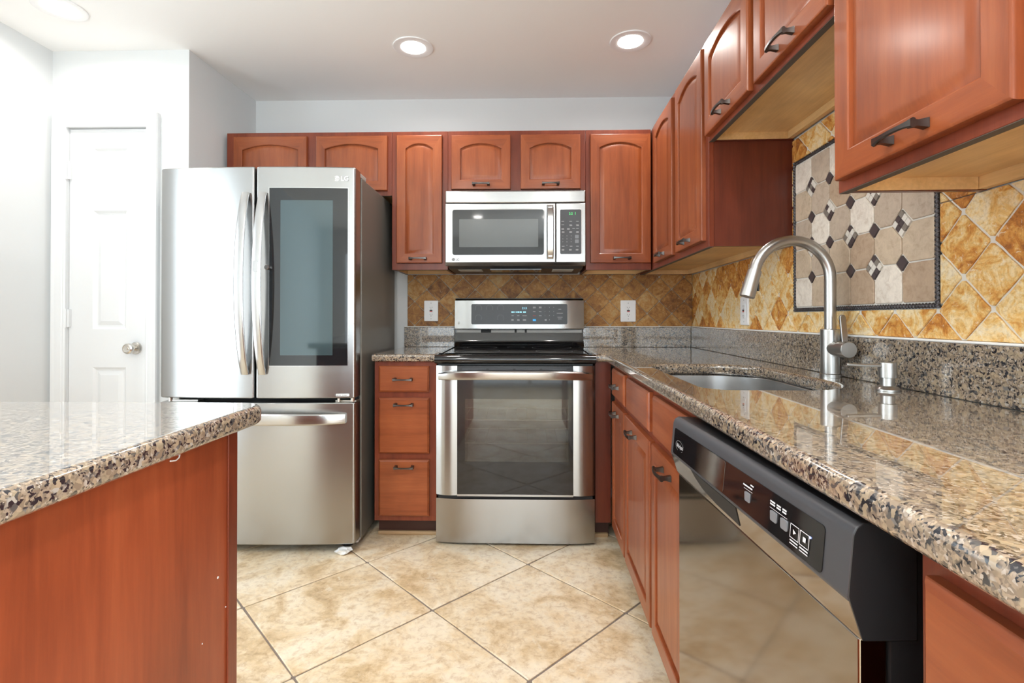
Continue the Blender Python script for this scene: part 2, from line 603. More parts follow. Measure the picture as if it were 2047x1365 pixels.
mb.box(-2.5, rx0, RY - .1, RY, 0, CE); mb.box(rx0, 1.3, RY - .1, RY, rz1, CE)
tag(mb.build('wall_rear', 'wall_paint'), kind='structure')
def window(name, axis, c, u0, u1, z0, z1, nm):
    fm = MB()
    def bar(a0, a1, b0, b1):
        if axis == 'x': fm.box(c - .035, c + .035, a0, a1, b0, b1)
        else: fm.box(a0, a1, c - .035, c + .035, b0, b1)
    bar(u0, u1, z0, z0 + .06); bar(u0, u1, z1 - .06, z1); bar(u0, u0 + .06, z0 + .06, z1 - .06); bar(u1 - .06, u1, z0 + .06, z1 - .06)
    for k in range(1, nm):
        u = u0 + (u1 - u0) * k / nm
        bar(u - .03, u + .03, z0 + .06, z1 - .06)
    w = tag(fm.build(name, 'white_trim'), kind='structure')
    g = MB()
    if axis == 'x': g.box(c - .003, c + .003, u0 + .05, u1 - .05, z0 + .05, z1 - .05)
    else: g.box(u0 + .05, u1 - .05, c - .003, c + .003, z0 + .05, z1 - .05)
    g.build('pane', 'window_glass', w)
window('window_1', 'x', LX - .05, wy0, wy1, wz0, wz1, 2)
window('added_rear_window', 'y', RY - .05, rx0, rx1, 0, rz1, 3)  # unseen glazing, added to let in fill daylight
fm = MB()
for a0, a1, b0, b1 in ((4.0, 5.8, .42, .48), (4.0, 5.8, 2.08, 2.14), (4.0, 4.06, .48, 2.08), (5.74, 5.8, .48, 2.08), (4.87, 4.93, .48, 2.08)):
    fm.box(a0, a1, .015, .085, b0, b1)
w3 = tag(fm.build('unseen_right_window', 'white_trim', frame='W'), kind='structure')  # unseen window, added to light the room
MB().box(4.05, 5.75, .047, .053, .47, 2.09).build('pane', 'window_glass', w3)

# pantry door, its casing, hinges and knob
def casing_profile(t):            # (distance from the opening, proud of the wall)
    return [(0, .010), (.006, .013), (.014, .012), (.020, .016), (.040, .018), (.048, .023), (.062, .024), (.066, .018), (.066, 0), (0, 0)]
mb = MB()
cy = 2.537
loops = []
prof = casing_profile(0)
for cx, cz, dx, dz in ((D0 + .004, 0, -1, 0), (D0 + .004, DZ - .004, -1, 1), (D1 - .004, DZ - .004, 1, 1), (D1 - .004, 0, 1, 0)):
    loops.append([(cx + dx * a, cy - h, cz + dz * a) for a, h in prof])
mb.loft(loops)
mb.box(D0 - .012, D0 + .004, cy + .001, cy + .08, 0, DZ); mb.box(D1 - .004, D1 + .012, cy + .001, cy + .08, 0, DZ)
mb.box(D0, D1, cy + .001, cy + .08, DZ - .004, DZ + .01)
tag(mb.build('trim_1', 'white_trim', smooth=30), kind='structure')
mb = MB()
dx0, dx1, dz0, dz1, dy = D0 + .006, D1 - .007, .012, DZ - .008, cy + .012
panels = [(-2.181, -2.009, 1.734, 1.944), (-2.181, -2.009, 1.030, 1.629), (-2.181, -2.009, .24, .838)]
zs = [dz0] + sum([[p[2], p[3]] for p in sorted(panels, key=lambda p: p[2])], []) + [dz1]
px0, px1 = panels[0][0], panels[0][1]
mb.box(dx0, px0, dy, dy + .035, dz0, dz1); mb.box(px1, dx1, dy, dy + .035, dz0, dz1)
for a, b in ((zs[0], zs[1]), (zs[2], zs[3]), (zs[4], zs[5]), (zs[6], zs[7])):
    mb.box(px0, px1, dy, dy + .035, a, b)
for x0, x1, z0, z1 in panels:
    def lp(d, y): return [(x0 + d, y, z0 + d), (x1 - d, y, z0 + d), (x1 - d, y, z1 - d), (x0 + d, y, z1 - d)]
    mb.loft([lp(0, dy), lp(.012, dy + .009), lp(.020, dy + .010), lp(.040, dy + .002)], cap0=False)
door = tag(mb.build('door_1', 'white_trim'), kind='structure')
for hz in (1.832, 1.086):
    h = MB()
    h.box(D0 - .010, D0 + .018, cy - .004, cy + .011, hz - .045, hz + .045)
    h.tube([(D0 + .003, cy - .008, hz - .047), (D0 + .003, cy - .008, hz + .047)], .006, 10)
    h.build('hinge', 'white_trim', door)
k = MB()
k.lathe([(.031, dy), (.031, dy - .004), (.027, dy - .010), (.012, dy - .012), (.011, dy - .030), (.022, dy - .036), (.026, dy - .046), (.025, dy - .060), (.019, dy - .064), (.0185, dy - .062), (.008, dy - .062), (.0075, dy - .0655)], (-1.957, 0, .935), 'y')
kb = k.build('door_knob', 'knob_nickel', door, smooth=40)
tag(kb, 'round satin nickel door knob')

# ------------------------------------------------------------------ recessed ceiling lights
def downlight(x, y, label, power=LAMP_POWER):
    t = thing('recessed_light', label, 'ceiling light', 'G', (x, y, CE), 'recessed ceiling lights')
    r_ = MB()
    r_.lathe([(.099, CE - .0005), (.0985, CE - .005), (.094, CE - .007), (.062, CE - .0045), (.058, CE - .001)], (x, y, 0), n=40)
    r_.build('trim_ring', 'white_plastic', t, smooth=40)
    d = MB()
    d.lathe([(.060, CE - .0042), (.058, CE - .0062), (.0, CE - .0062)], (x, y, 0), n=40)
    d.build('diffuser', 'lamp_glow', t, smooth=40)
    l = area_light('lamp', (0, 0, -.0075), (0, 0, 0), .11, .11, power, (1.0, .96, .91), 'DISK', 165)
    l.parent = t
downlight(-2.02, 2.18, 'round recessed ceiling light above the white pantry door')
downlight(-.554, 2.54, 'round recessed ceiling light above the range, further from the sink wall')
downlight(.514, 2.511, 'round recessed ceiling light nearest the upper cabinets of the sink wall')
downlight(-.62, .25, 'unseen ceiling light added over the foreground granite island', 6.0)  # out of view, added because the room needed more light
downlight(.30, .25, 'unseen recessed ceiling light over the floor between island and dishwasher', 6.0)  # out of view; suits the overhang shadow on the island panel, output raised
downlight(-.62, -1.3, 'unseen added ceiling light between the left window and the added rear doors')  # out of view, added to brighten floor and room
downlight(.30, -1.3, 'unseen added ceiling light nearest the added rear doors by the right wall')  # likewise out of view and added for brightness

# ------------------------------------------------------------------ cabinet parts
def pull(parent, x, z, y, L=.094, vertical=False):
    """arched bar pull with flared feet, on a face at y, centred x, z"""
    mb = MB()
    n = 14
    loops = []
    for k in range(n + 1):
        t = -1 + 2 * k / n
        out = .026 + .006 * (1 - t * t)
        hw = .0042 + .0040 * abs(t) ** 4
        th = .0032 + .001 * abs(t) ** 4
        cx = x + t * L / 2
        loops.append([(cx, y - out - th, z - hw * .7), (cx, y - out - th, z + hw * .7), (cx, y - out, z + hw), (cx, y - out + th, z + hw * .8), (cx, y - out + th, z - hw * .8), (cx, y - out, z - hw)])
    mb.loft(loops)
    for s in (-1, 1):
        xa, xb = x + s * L / 2, x + s * (L / 2 - .014)
        xa, xb = min(xa, xb), max(xa, xb)
        c = (xa + xb) / 2
        def q(hx, hz, yy): return [(c - hx, yy, z - hz), (c + hx, yy, z - hz), (c + hx, yy, z + hz), (c - hx, yy, z + hz)]
        mb.loft([q(.0070, .0078, y - .0005), q(.0062, .0068, y - .006), q(.0048, .0050, y - .016), q(.0062, .0060, y - .026)])
    return mb.build('handle', 'pull_bronze', parent, smooth=35)

def door_panel(name, parent, x0, x1, z0, z1, yf, arch=True, th=.019, stile=.047, crown=.045, spring=.072, bot=.049, handle=None, hz=None):
    """raised-panel door; yf is the front face"""
    w = x1 - x0
    ox0, ox1, oz0 = x0 + stile, x1 - stile, z0 + bot
    n = 16 if arch else 2
    zs, zc = (z1 - spring, z1 - crown) if arch else (z1 - bot, z1 - bot)
    half = (ox1 - ox0) / 2; cx = (ox0 + ox1) / 2
    if arch:
        hgt = zc - zs
        rad = (half * half + hgt * hgt) / (2 * hgt)
        arc = lambda x: zc - rad + math.sqrt(max(rad * rad - (x - cx) ** 2, 0))
    else:
        arc = lambda x: zs
    xs = [ox1 - (ox1 - ox0) * k / n for k in range(n + 1)]
    def inner(d, y):
        f = (half - d) / half
        return [(ox0 + d, y, oz0 + d), (ox1 - d, y, oz0 + d)] + [(cx + (x - cx) * f, y, arc(x) - d) for x in xs]
    def outer(e, y):
        return [(x0 + e, y, z0 + e), (x1 - e, y, z0 + e)] + [(x1 - e - (w - 2 * e) * k / n, y, z1 - e) for k in range(n + 1)]
    loops = [outer(0, yf + th), outer(0, yf + .006), outer(.0015, yf + .002), outer(.006, yf), inner(0, yf), inner(.003, yf + .002), inner(.004, yf + .0095), inner(.008, yf + .0095), inner(.030, yf + .0015)]
    def mis(k, j):
        if k in (3,) and (j == 0 or 2 <= j < 2 + n): return 1
        return 0
    mb = MB().loft(loops, mis=mis)
    o = mb.build(name, ['cherry_vertical', 'cherry_horizontal'], parent, smooth=28)
    if handle is not None:
        pull(o, handle, hz if hz is not None else z0 + .026, yf)
    return o

def drawer_front(name, parent, x0, x1, z0, z1, yf, th=.019, handle=None, hz=None, mat='cherry_horizontal'):
    def lp(e, y): return [(x0 + e, y, z0 + e), (x1 - e, y, z0 + e), (x1 - e, y, z1 - e), (x0 + e, y, z1 - e)]
    mb = MB().loft([lp(0, yf + th), lp(0, yf + .007), lp(.004, yf + .003), lp(.009, yf), lp(.0095, yf)])
    o = mb.build(name, mat, parent, smooth=25)
    if handle is not None:
        pull(o, handle, hz, yf)
    return o

def upper_cabinet(name, label, frame, x0, x1, z0, z1, depth, back, doors, lining=True, group='cherry wall cabinets'):
    """frame face at y=-depth; doors: (x0, x1, z0, z1, handle_x)"""
    t = thing(name, label, 'wall cabinet', frame, ((x0 + x1) / 2, -depth / 2, z0), group)
    yf = -depth
    c = MB()
    c.box(x0, x0 + .014, yf + .019, back, z0 + .001, z1); c.box(x1 - .014, x1, yf + .019, back, z0 + .001, z1)
    c.box(x0 + .014, x1 - .014, yf + .019, back, z1 - .014, z1 - .001)
    c.box(x0 + .014, x1 - .014, back - .006, back - .001, z0 + .05, z1 - .014)
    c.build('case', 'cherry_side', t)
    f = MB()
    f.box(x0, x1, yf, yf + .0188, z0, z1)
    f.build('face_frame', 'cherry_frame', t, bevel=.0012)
    if lining:
        b = MB()
        b.box(x0 + .0145, x1 - .0145, yf + .0192, back - .0065, z0 + .028, z0 + .036)
        b.box(x0 + .0145, x0 + .018, yf + .0192, back - .02, z0 + .0025, z0 + .0279)
        b.box(x1 - .018, x1 - .0145, yf + .0192, back - .02, z0 + .0025, z0 + .0279)
        b.box(x0 + .0145, x1 - .0145, back - .019, back - .0005, z0 + .003, z0 + .0279)
        b.build('underside', 'maple_lining', t)
        e = MB()
        e.box(x0 + .001, x1 - .001, yf + .001, yf + .0185, z0 - .0012, z0 - .0001)
        e.build('frame_bottom_edge', 'cut_edge_brown', t)
    for d in doors:
        door_panel('door', t, d[0], d[1], d[2], d[3], yf - .0195, handle=d[4], hz=d[5] if len(d) > 5 else None)
    return t

UZ1 = 2.115
FB = .328
upper_cabinet('wall_cabinet', 'short two-door cherry cabinet above the refrigerator, partly hidden by it', 'B', -1.657, -.7325, 1.762, UZ1, FB, -.002,
              [(-1.612, -1.202, 1.787, 2.09, None), (-1.151, -.756, 1.787, 2.09, None)])
upper_cabinet('wall_cabinet', 'narrow tall single-door cherry cabinet between refrigerator and microwave', 'B', -.7315, -.4225, 1.352, UZ1, FB, -.002,
              [(-.704, -.453, 1.387, 2.09, -.5825, 1.411)])
upper_cabinet('wall_cabinet', 'short cherry cabinet with two small arched doors directly above the microwave', 'B', -.4215, .3325, 1.783, UZ1, FB, -.002,
              [(-.402, -.077, 1.790, 2.088, -.238, 1.815), (-.022, .304, 1.790, 2.088, .141, 1.815)], lining=False)
upper_cabinet('wall_cabinet', 'tall single-door cherry cabinet right of the microwave, in the room corner', 'B', .3335, .688, 1.350, UZ1, FB, -.002,
              [(.357, .684, 1.386, 2.088, .525, 1.411)])
RB = .325
upper_cabinet('wall_cabinet', 'tall two-door cherry corner cabinet with dark side panel facing the sink', 'R', .006, 1.254, 1.348, UZ1, RB, -.0205,
              [(.445, .802, 1.374, 2.09, .633, 1.397), (.866, 1.224, 1.374, 2.09, 1.045, 1.397)])
upper_cabinet('wall_cabinet', 'short two-door cherry cabinet hung high above the kitchen sink', 'R', 1.2555, 2.0605, 1.731, UZ1, RB, -.0305,
              [(1.262, 1.645, 1.748, 2.09, 1.470, 1.772), (1.684, 2.055, 1.748, 2.09, 1.875, 1.772)])
upper_cabinet('wall_cabinet', 'large cherry wall cabinet right of the sink, nearest the camera', 'R', 2.062, 2.56, 1.346, UZ1, RB, -.038,
              [(2.078, 2.478, 1.368, 2.09, 2.292, 1.392)])

def base_cabinet(name, label, frame, x0, x1, depth, back, doors=(), drawers=(), zb=.093, zt=.872, group='cherry base cabinets', handle_z=.664, toe=.075, doorface=.02):
    t = thing(name, label, 'base cabinet', frame, ((x0 + x1) / 2, -depth / 2, 0), group)
    yf = -depth
    c = MB()
    c.box(x0, x1, yf + .019, yf + .036, zb, zt)
    c.box(x0, x0 + .016, yf + .036, back, zb, zt); c.box(x1 - .016, x1, yf + .036, back, zb, zt)
    c.box(x0 + .016, x1 - .016, yf + .036, back, zb, zb + .016)
    c.build('case', 'cherry_side', t)
    MB().box(x0, x1, yf, yf + .0188, zb, zt).build('face_frame', 'cherry_frame', t, bevel=.0012)
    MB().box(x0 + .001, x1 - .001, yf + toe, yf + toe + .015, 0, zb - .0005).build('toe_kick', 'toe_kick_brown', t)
    for d in doors:
        door_panel('door', t, d[0], d[1], d[2], d[3], yf - doorface + .0005, arch=False, bot=.052, handle=d[4], hz=d[5])
    for d in drawers:
        drawer_front('drawer', t, d[0], d[1], d[2], d[3], yf - doorface + .0005, handle=d[4], hz=d[5])
    return t
t = base_cabinet('base_cabinet', 'narrow cherry cabinet with three drawers between refrigerator and range', 'B', -.738, -.432, .63, -.004,
                 drawers=[(-.714, -.466, .725, .852, -.592, .788), (-.714, -.466, .426, .697, -.588, .665), (-.714, -.466, .120, .395, -.586, .362)])
MB().box(-.737, -.433, -.63 + .055, -.63 + .0748, 0, .018).build('shoe_moulding', 'shoe_moulding_tan', t, bevel=.004)
t = thing('corner_base_cabinet', 'plain dark cherry corner panel right of the range, beside the sink run', 'base cabinet', 'B', (.385, -.3, 0), 'cherry base cabinets')
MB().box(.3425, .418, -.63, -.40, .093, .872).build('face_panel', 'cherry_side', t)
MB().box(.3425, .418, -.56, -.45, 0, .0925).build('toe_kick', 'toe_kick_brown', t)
MB().box(.343, .412, -.578, -.5602, 0, .018).build('shoe_moulding', 'shoe_moulding_tan', t)
RD = .585
base_cabinet('base_cabinet', 'cherry base cabinet with one small drawer over a door, next to the corner', 'R', .708, 1.075, RD, -.045,
             doors=[(.745, 1.058, .115, .700, .902, .664)], drawers=[(.745, 1.056, .726, .853, .900, .785)])
base_cabinet('base_cabinet', 'cherry sink base cabinet with two doors beside the dishwasher', 'R', 1.0765, 1.980, RD, -.045,
             doors=[(1.088, 1.532, .115, .700, 1.29, .664), (1.560, 1.965, .115, .700, 1.755, .664)],
             drawers=[(1.120, 1.510, .724, .850, None, 0), (1.575, 1.955, .724, .850, None, 0)])
base_cabinet('base_cabinet', 'cherry base cabinet nearest the camera, on the near side of the dishwasher', 'R', 2.650, 3.25, RD, -.062,
             doors=[(2.685, 3.215, .115, .645, 2.95, .61)], drawers=[(2.672, 3.22, .672, .846, 2.96, .74)])

# ------------------------------------------------------------------ counters and stone
CT0, CT1 = .873, .911
slab('countertop', [(-.745, -.658), (-.433, -.658), (-.433, -.003), (-.745, -.003)], [], CT0, CT1, .011, 'granite', frame='B', origin=(-.59, -.33, CT0))
tag(COL.objects[-1], 'short piece of speckled granite countertop between refrigerator and range', 'countertop', 'granite countertops')
# right run, in its own frame: x along the wall, y into the wall
def b_to_r(x, y):
    p = Matrix.Rotation(-FR['R'][1], 3, 'Z') @ (to_world('B', (x, y, 0)) - OC)
    return (p.x, p.y)
c0, c1, c2 = b_to_r(.3405, -.004), b_to_r(.3405, -.656), b_to_r(.385, -.656)
hole = rounded(1.19, 1.885, -.535, -.15, (.06, .06, .17, .17), 10)
arcn = []
for k in range(7):
    s = k / 6
    x = .655 + (.76 - .655) * s; y = c2[1] + (-.622 - c2[1]) * (s * s * (3 - 2 * s))
    arcn.append((x, y))
outer = [c0, c1, c2] + arcn[1:] + [(3.25, -.622), (3.25, -.062), (.02, -.012)]
slab('countertop', outer, [hole], CT0, CT1, .012, 'granite', frame='R', origin=(1.6, -.33, CT0))
ctr = COL.objects[-1]
tag(ctr, 'long speckled granite countertop with the sink cutout along the tiled wall', 'countertop', 'granite countertops')

def splash(label, frame, x0, x1, y0, y1, z1):
    o = MB().box(x0, x1, y0, y1, CT1 + .0005, z1).build('granite_backsplash', 'granite', None, bevel=.002, frame=frame, origin=((x0 + x1) / 2, y0, CT1))
    tag(o, label, 'backsplash', 'granite upstands')
    MB().box(x0, x1, y0 + .002, y1 - .001, z1 + .0003, z1 + .006).build('caulk_bead', 'caulk', o, bevel=.002)
splash('short granite upstand behind the counter left of the range', 'B', -.735, -.428, -.022, -.0015, 1.031)
splash('granite upstand on the back wall right of the range', 'B', .352, .9995, -.022, -.0015, 1.031)
splash('long granite upstand along the sink wall behind the faucet', 'W', .024, 3.3, -.024, -.0015, 1.031)

def tile_field(name, mats, frame, rects, base, hx, hy, gr, label):
    mb = MB()
    for r in rects:
        mb.box(r[0], r[1], -.0055, -.0008, r[2], r[3], 1)
    for w, inn in diamonds(rects, base, hx, hy, gr, .0010, .05, .0018):
        mb.loft([[(x, -.005, z) for x, z in w], [(x, -.0085, z) for x, z in w], [(x, -.0105, z) for x, z in inn]], cap0=False)
    o = mb.build(name, mats, frame=frame, origin=(rects[0][0], 0, rects[0][2]))
    return tag(o, label, 'tile backsplash')
TZ = 1.0375
tile_field('tile_backsplash', ['shaded_travertine', 'grout_back'], 'B', [(-.718, 1.012, TZ, 1.3515)], (.517, 1.188), .0745, .0733, .0034,
           'diagonal stone tile backsplash behind the range, coloured darker for shade')
MX0, MX1, MZ0, MZ1 = 1.268, 1.951, 1.109, 1.644
tile_field('tile_backsplash', ['gold_travertine', 'grout_light'], 'W',
           [(.001, MX0 - .002, TZ, 1.3485), (1.2585, MX0 - .002, 1.3485, 1.727), (MX0 - .002, MX1 + .002, TZ, MZ0 - .002), (MX0 - .002, MX1 + .002, MZ1 + .002, 1.727),
            (MX1 + .002, 2.06, 1.3485, 1.727), (MX1 + .002, 3.3, TZ, 1.3465)], (2.015, 1.174), .0725, .0705, .0058,
           'golden diagonal stone tile backsplash on the wall behind the sink')

# octagon and mosaic panel above the sink
t = thing('mosaic_panel', 'framed panel of cream and tan octagon tiles with dark diamond insets above the sink', 'tile panel', 'W', ((MX0 + MX1) / 2, 0, MZ0))
MB().box(MX0 + .004, MX1 - .004, -.0065, -.001, MZ0 + .004, MZ1 - .004).build('grout_bed', 'grout_light', t)
gx = [1.281 + .1093 * k for k in range(7)]
gz = [1.1225 + .1014 * k for k in range(6)]
rnd = random.Random(5)
tm = MB()
white = {(0, 0), (4, 0), (1, 2), (3, 2), (0, 4), (2, 4)}
brown = {(3, 0), (5, 0), (3, 1), (2, 3), (5, 3)}
def kind(i, j):           # grid vertex: 2 mosaic, 1 dot, 0 none
    if i in (0, 6) or j in (0, 5): return 0
    return 2 if (i + j) % 2 else 1
CUT = {0: .004, 1: .0215, 2: .036}
for i in range(6):
    for j in range(5):
        g = .0022
        x0, x1, z0, z1 = gx[i] + g, gx[i + 1] - g, gz[j] + g, gz[j + 1] - g
        cs = [CUT[kind(i, j)], CUT[kind(i + 1, j)], CUT[kind(i + 1, j + 1)], CUT[kind(i, j + 1)]]
        lp = [(x0, z0 + cs[0]), (x0 + cs[0], z0), (x1 - cs[1], z0), (x1, z0 + cs[1]), (x1, z1 - cs[2]), (x1 - cs[2], z1), (x0 + cs[3], z1), (x0, z1 - cs[3])]
        lp = [(x + rnd.uniform(-.0006, .0006), z + rnd.uniform(-.0006, .0006)) for x, z in lp]
        cx, cz = (x0 + x1) / 2, (z0 + z1) / 2
        inn = [(cx + (x - cx) * .955, cz + (z - cz) * .955) for x, z in lp]
        mi = 3 if (i, j) in white else 1 if (i, j) in brown else (0 if rnd.random() < .6 else 2)
        tm.loft([[(x, -.006, z) for x, z in lp], [(x, -.0095, z) for x, z in lp], [(x, -.0115, z) for x, z in inn]], cap0=False, mi=mi)
        for q in range(len(tm.mi) - 17, len(tm.mi)): tm.mi[q] = mi
tm.build('octagon_tiles', ['medallion_tan', 'medallion_brown', 'medallion_taupe', 'medallion_cream'], t, smooth=40)
for i in range(1, 6):
    for j in range(1, 5):
        x, z = gx[i], gz[j]
        def dia(mb, x, z, hx, hz, mi=0):
            mb.loft([[(x - hx, yy, z), (x, yy, z - hz), (x + hx, yy, z), (x, yy, z + hz)] for yy in (-.006, -.0115)], cap0=False, mi=mi)
        if kind(i, j) == 1:
            dots = MB()
            dia(dots, x, z, .0195, .0195)
            dots.build('diamond_inset', 'mosaic_dark', t)
        else:
            pat = [2, 0, 1, 0, 2, 2, 1, 2, 0] if (i + j) % 4 == 1 else [0, 2, 1, 2, 0, 2, 1, 0, 2]
            rnd.shuffle(pat)
            mos = MB()
            s = .0115
            for u in (-1, 0, 1):
                for w in (-1, 0, 1):
                    dia(mos, x + (u - w) * s, z + (u + w) * s, s - .0008, s - .0008, pat[(u + 1) * 3 + w + 1])
            mos.build('checker_inset', ['mosaic_dark', 'mosaic_taupe', 'mosaic_cream'], t)
rp = MB()
def rope(p, q, inset):
    L = math.hypot(q[0] - p[0], q[1] - p[1]); ux, uz = (q[0] - p[0]) / L, (q[1] - p[1]) / L
    nx, nz = -uz, ux
    n = int(L / .0016)
    loops = []
    for k in range(n + 1):
        s = L * k / n
        tw = s / .011 * PI
        lp = []
        for j in range(8):
            a = 2 * PI * j / 8
            r_ = .0053 + .0016 * math.cos(2 * (a - tw))
            o_, h_ = r_ * math.cos(a), r_ * math.sin(a)
            lp.append((p[0] + ux * s + nx * o_, -.009 - h_, p[1] + uz * s + nz * o_))
        loops.append(lp)
    rp.loft(loops)
e = .0062
for p, q in (((MX0 + e, MZ0), (MX0 + e, MZ1)), ((MX1 - e, MZ0), (MX1 - e, MZ1)), ((MX0 + .0125, MZ0 + e), (MX1 - .0125, MZ0 + e)), ((MX0 + .0125, MZ1 - e), (MX1 - .0125, MZ1 - e))):
    rope(p, q, e)
rp.build('rope_border', 'rope_pewter', t, smooth=60)

# ------------------------------------------------------------------ outlets
def outlet(frame, x, z, y, label, w=.078, h=.122):
    t = thing('wall_outlet', label, 'outlet', frame, (x, y, z), 'white wall outlets')
    def lp(e, yy): return [(a, yy, b) for a, b in rounded(x - w / 2 + e, x + w / 2 - e, z - h / 2 + e, z + h / 2 - e, .006, 4)]
    MB().loft([lp(0, y), lp(0, y - .004), lp(.003, y - .0065)]).build('cover_plate', 'white_plastic', t, smooth=35)
    yf = y - .0066
    r_ = plate(MB(), x - .0165, x + .0165, z - .0335, z + .0335, yf - .0022, yf, .003).build('receptacle', 'white_plastic', t)
    for s in (-1, 1):
        b = MB()
        for sx in (-.0062, .0062):
            b.box(x + sx - .0009, x + sx + .0009, yf - .0026, yf - .0021, z + s * .0215 - .004, z + s * .0215 + .004)
        b.lathe([(.0022, yf - .0021), (.0022, yf - .0026)], (x, 0, z + s * .0215 - .0095), 'y', 10)
        b.build('socket_slots', 'black_matte', r_)
    MB().box(x - .0085, x + .0085, yf - .0034, yf - .0022, z + .0005, z + .0060).build('test_button', 'black_matte', r_)
    MB().box(x - .0085, x + .0085, yf - .0034, yf - .0022, z - .0060, z - .0005).build('reset_button', 'red_button', r_)
    for sg in (-1, 1):
        s = MB()
        s.lathe([(.0032, yf + .0004), (.0032, yf - .0008), (.0005, yf - .001)], (x, 0, z + sg * .048), 'y', 12)
        s.build('screw', 'label_grey', t)
outlet('B', -.572, 1.130, -.0108, 'white outlet with red reset button on the shade-coloured tile left of the range', .086, .126)
outlet('B', .626, 1.129, -.0108, 'white outlet with red reset button on the shade-coloured tile right of the range', .092, .130)
outlet('W', .822, 1.118, -.0108, 'white outlet on the golden tile under the faucet spout', .090, .128)

# ------------------------------------------------------------------ refrigerator
FY = 2.335 - 3.15
t = thing('refrigerator', 'stainless french door refrigerator with dark glass panel in its right door', 'refrigerator', 'B', (-1.239, -.45, 0))
X0, X1 = -1.697, -.781
xc, hw = (X0 + X1) / 2, (X1 - X0) / 2
def fy(x):
    return FY + .022 * ((x - xc) / hw) ** 2
def door_slab(x0, x1, z0, z1, rl, rr, yb):
    """bulged door front; rounded vertical edges of radius rl, rr"""
    pts = []
    n = 5
    for k in range(n + 1):
        a = k / n * PI / 2
        pts.append((x0 + rl - rl * math.cos(a), fy(x0) + rl - rl * math.sin(a)))
    m_ = 14
    for k in range(1, m_):
        x = x0 + rl + (x1 - x0 - rl - rr) * k / m_
        e = (fy(x0) - fy(x0 + rl)) * 0
        pts.append((x, fy(x)))
    for k in range(n + 1):
        a = PI / 2 - k / n * PI / 2
        pts.append((x1 - rr + rr * math.cos(a), fy(x1) + rr - rr * math.sin(a)))
    pts += [(x1, yb), (x0, yb)]
    mx, my = (x0 + x1) / 2, (fy(mx_(x0, x1)) + yb) / 2
    def lp(z, e): return [(x + (e if x < mx else -e), y + (e if y < my else 0), z) for x, y in pts]
    return MB().loft([lp(z0, .004), lp(z0 + .003, .001), lp(z0 + .005, 0), lp(z1 - .005, 0), lp(z1 - .003, .001), lp(z1, .004)])
def mx_(a, b): return (a + b) / 2
YB = FY + .092
CX0, CX1 = -1.662, -.777
c = MB().box(CX0, CX1, YB + .012, -.09, .035, 1.752)
c.build('case', 'fridge_side_grey', t, bevel=.004)
MB().box(CX0 + .01, CX1 - .01, YB + .0005, YB + .0115, .05, 1.745).build('door_gasket', 'dark_gap', t)
FZ = .717
ld = door_slab(X0, -1.2425, FZ, 1.783, .012, .010, YB).build('left_door', 'stainless', t, smooth=30)
rd = door_slab(-1.2355, X1, FZ, 1.783, .010, .012, YB).build('right_door', 'stainless', t, smooth=30)
fd = door_slab(X0, X1, .047, .697, .012, .012, YB).build('freezer_drawer', 'stainless', t, smooth=30)
# dark glass in the right door
gx0, gx1, gz0, gz1 = -1.172, -.815, .868, 1.684
def curved_plate(mb, x0, x1, z0, z1, proud, n=8):
    xs = [x0 + (x1 - x0) * k / n for k in range(n + 1)]
    mb.loft([[(x, fy(x) - proud, z0), (x, fy(x) + .004, z0), (x, fy(x) + .004, z1), (x, fy(x) - proud, z1)] for x in xs])
    return mb
g = curved_plate(MB(), gx0, gx1, gz0, gz1, .0012).build('glass_panel', 'fridge_glass', rd, smooth=30)
tag(g, 'black glass panel')
gm = curved_plate(MB(), -1.121, -.883, .915, 1.628, .0018).build('mirrored_window', 'fridge_mirror_glass', rd, smooth=30)
tag(gm, 'grey blue tinted window inside the black glass')
rim = MB()
for a0, a1, b0, b1 in ((gx0 - .004, gx1 + .004, gz0 - .004, gz0), (gx0 - .004, gx1 + .004, gz1, gz1 + .004), (gx0 - .004, gx0, gz0, gz1), (gx1, gx1 + .004, gz0, gz1)):
    curved_plate(rim, a0, a1, b0, b1, .0022, 6)
rim.build('glass_rim', 'stainless_bright', rd, smooth=30)
def bow_handle(parent, x, z0, z1, lean):
    loops = []
    n = 22
    for k in range(n + 1):
        s = -1 + 2 * k / n
        z = (z0 + z1) / 2 + s * (z1 - z0) / 2
        out = .012 + .058 * (1 - s * s) ** .85
        th = .013
        w = .0205 - .004 * s * s
        yb = fy(x)
        loops.append([(x - w, yb - out, z), (x - w * .7, yb - out - .004, z), (x + w * .7, yb - out - .004, z), (x + w, yb - out, z), (x + w * .85, yb - out + th, z), (x - w * .85, yb - out + th, z)])
    o = MB().loft(loops)
    return o.build('handle', 'stainless_bright', parent, smooth=40)
bow_handle(ld, -1.279, .828, 1.662, -1)
h = bow_handle(rd, -1.199, .828, 1.662, 1)
plate(MB(), -1.211, -1.190, 1.293, 1.342, fy(-1.2) - .0752, fy(-1.2) - .066, .002).build('button', 'stainless_bright', h)
MB().lathe([(.011, fy(-1.17) + .002), (.011, fy(-1.17) - .018), (.008, fy(-1.17) - .021), (0, fy(-1.17) - .021)], (-1.1765, 0, 1.318), 'y', 18).build('latch_knob', 'nickel_dark', rd, smooth=40)
loops = []
for k in range(21):
    s = -1 + 2 * k / 20
    x = -1.239 + s * .418
    out = .012 + .045 * (1 - s ** 4)
    yb = fy(x)
    zc, hh = .630 - .004 * s * s, .026 - .004 * s ** 4
    loops.append([(x, yb - out, zc - hh), (x, yb - out - .006, zc - hh + .008), (x, yb - out - .004, zc + hh - .006), (x, yb - out + .002, zc + hh), (x, yb - out + .016, zc + hh - .004), (x, yb - out + .014, zc - hh + .002)])
MB().loft(loops).build('handle', 'stainless_bright', fd, smooth=40)
b = MB()
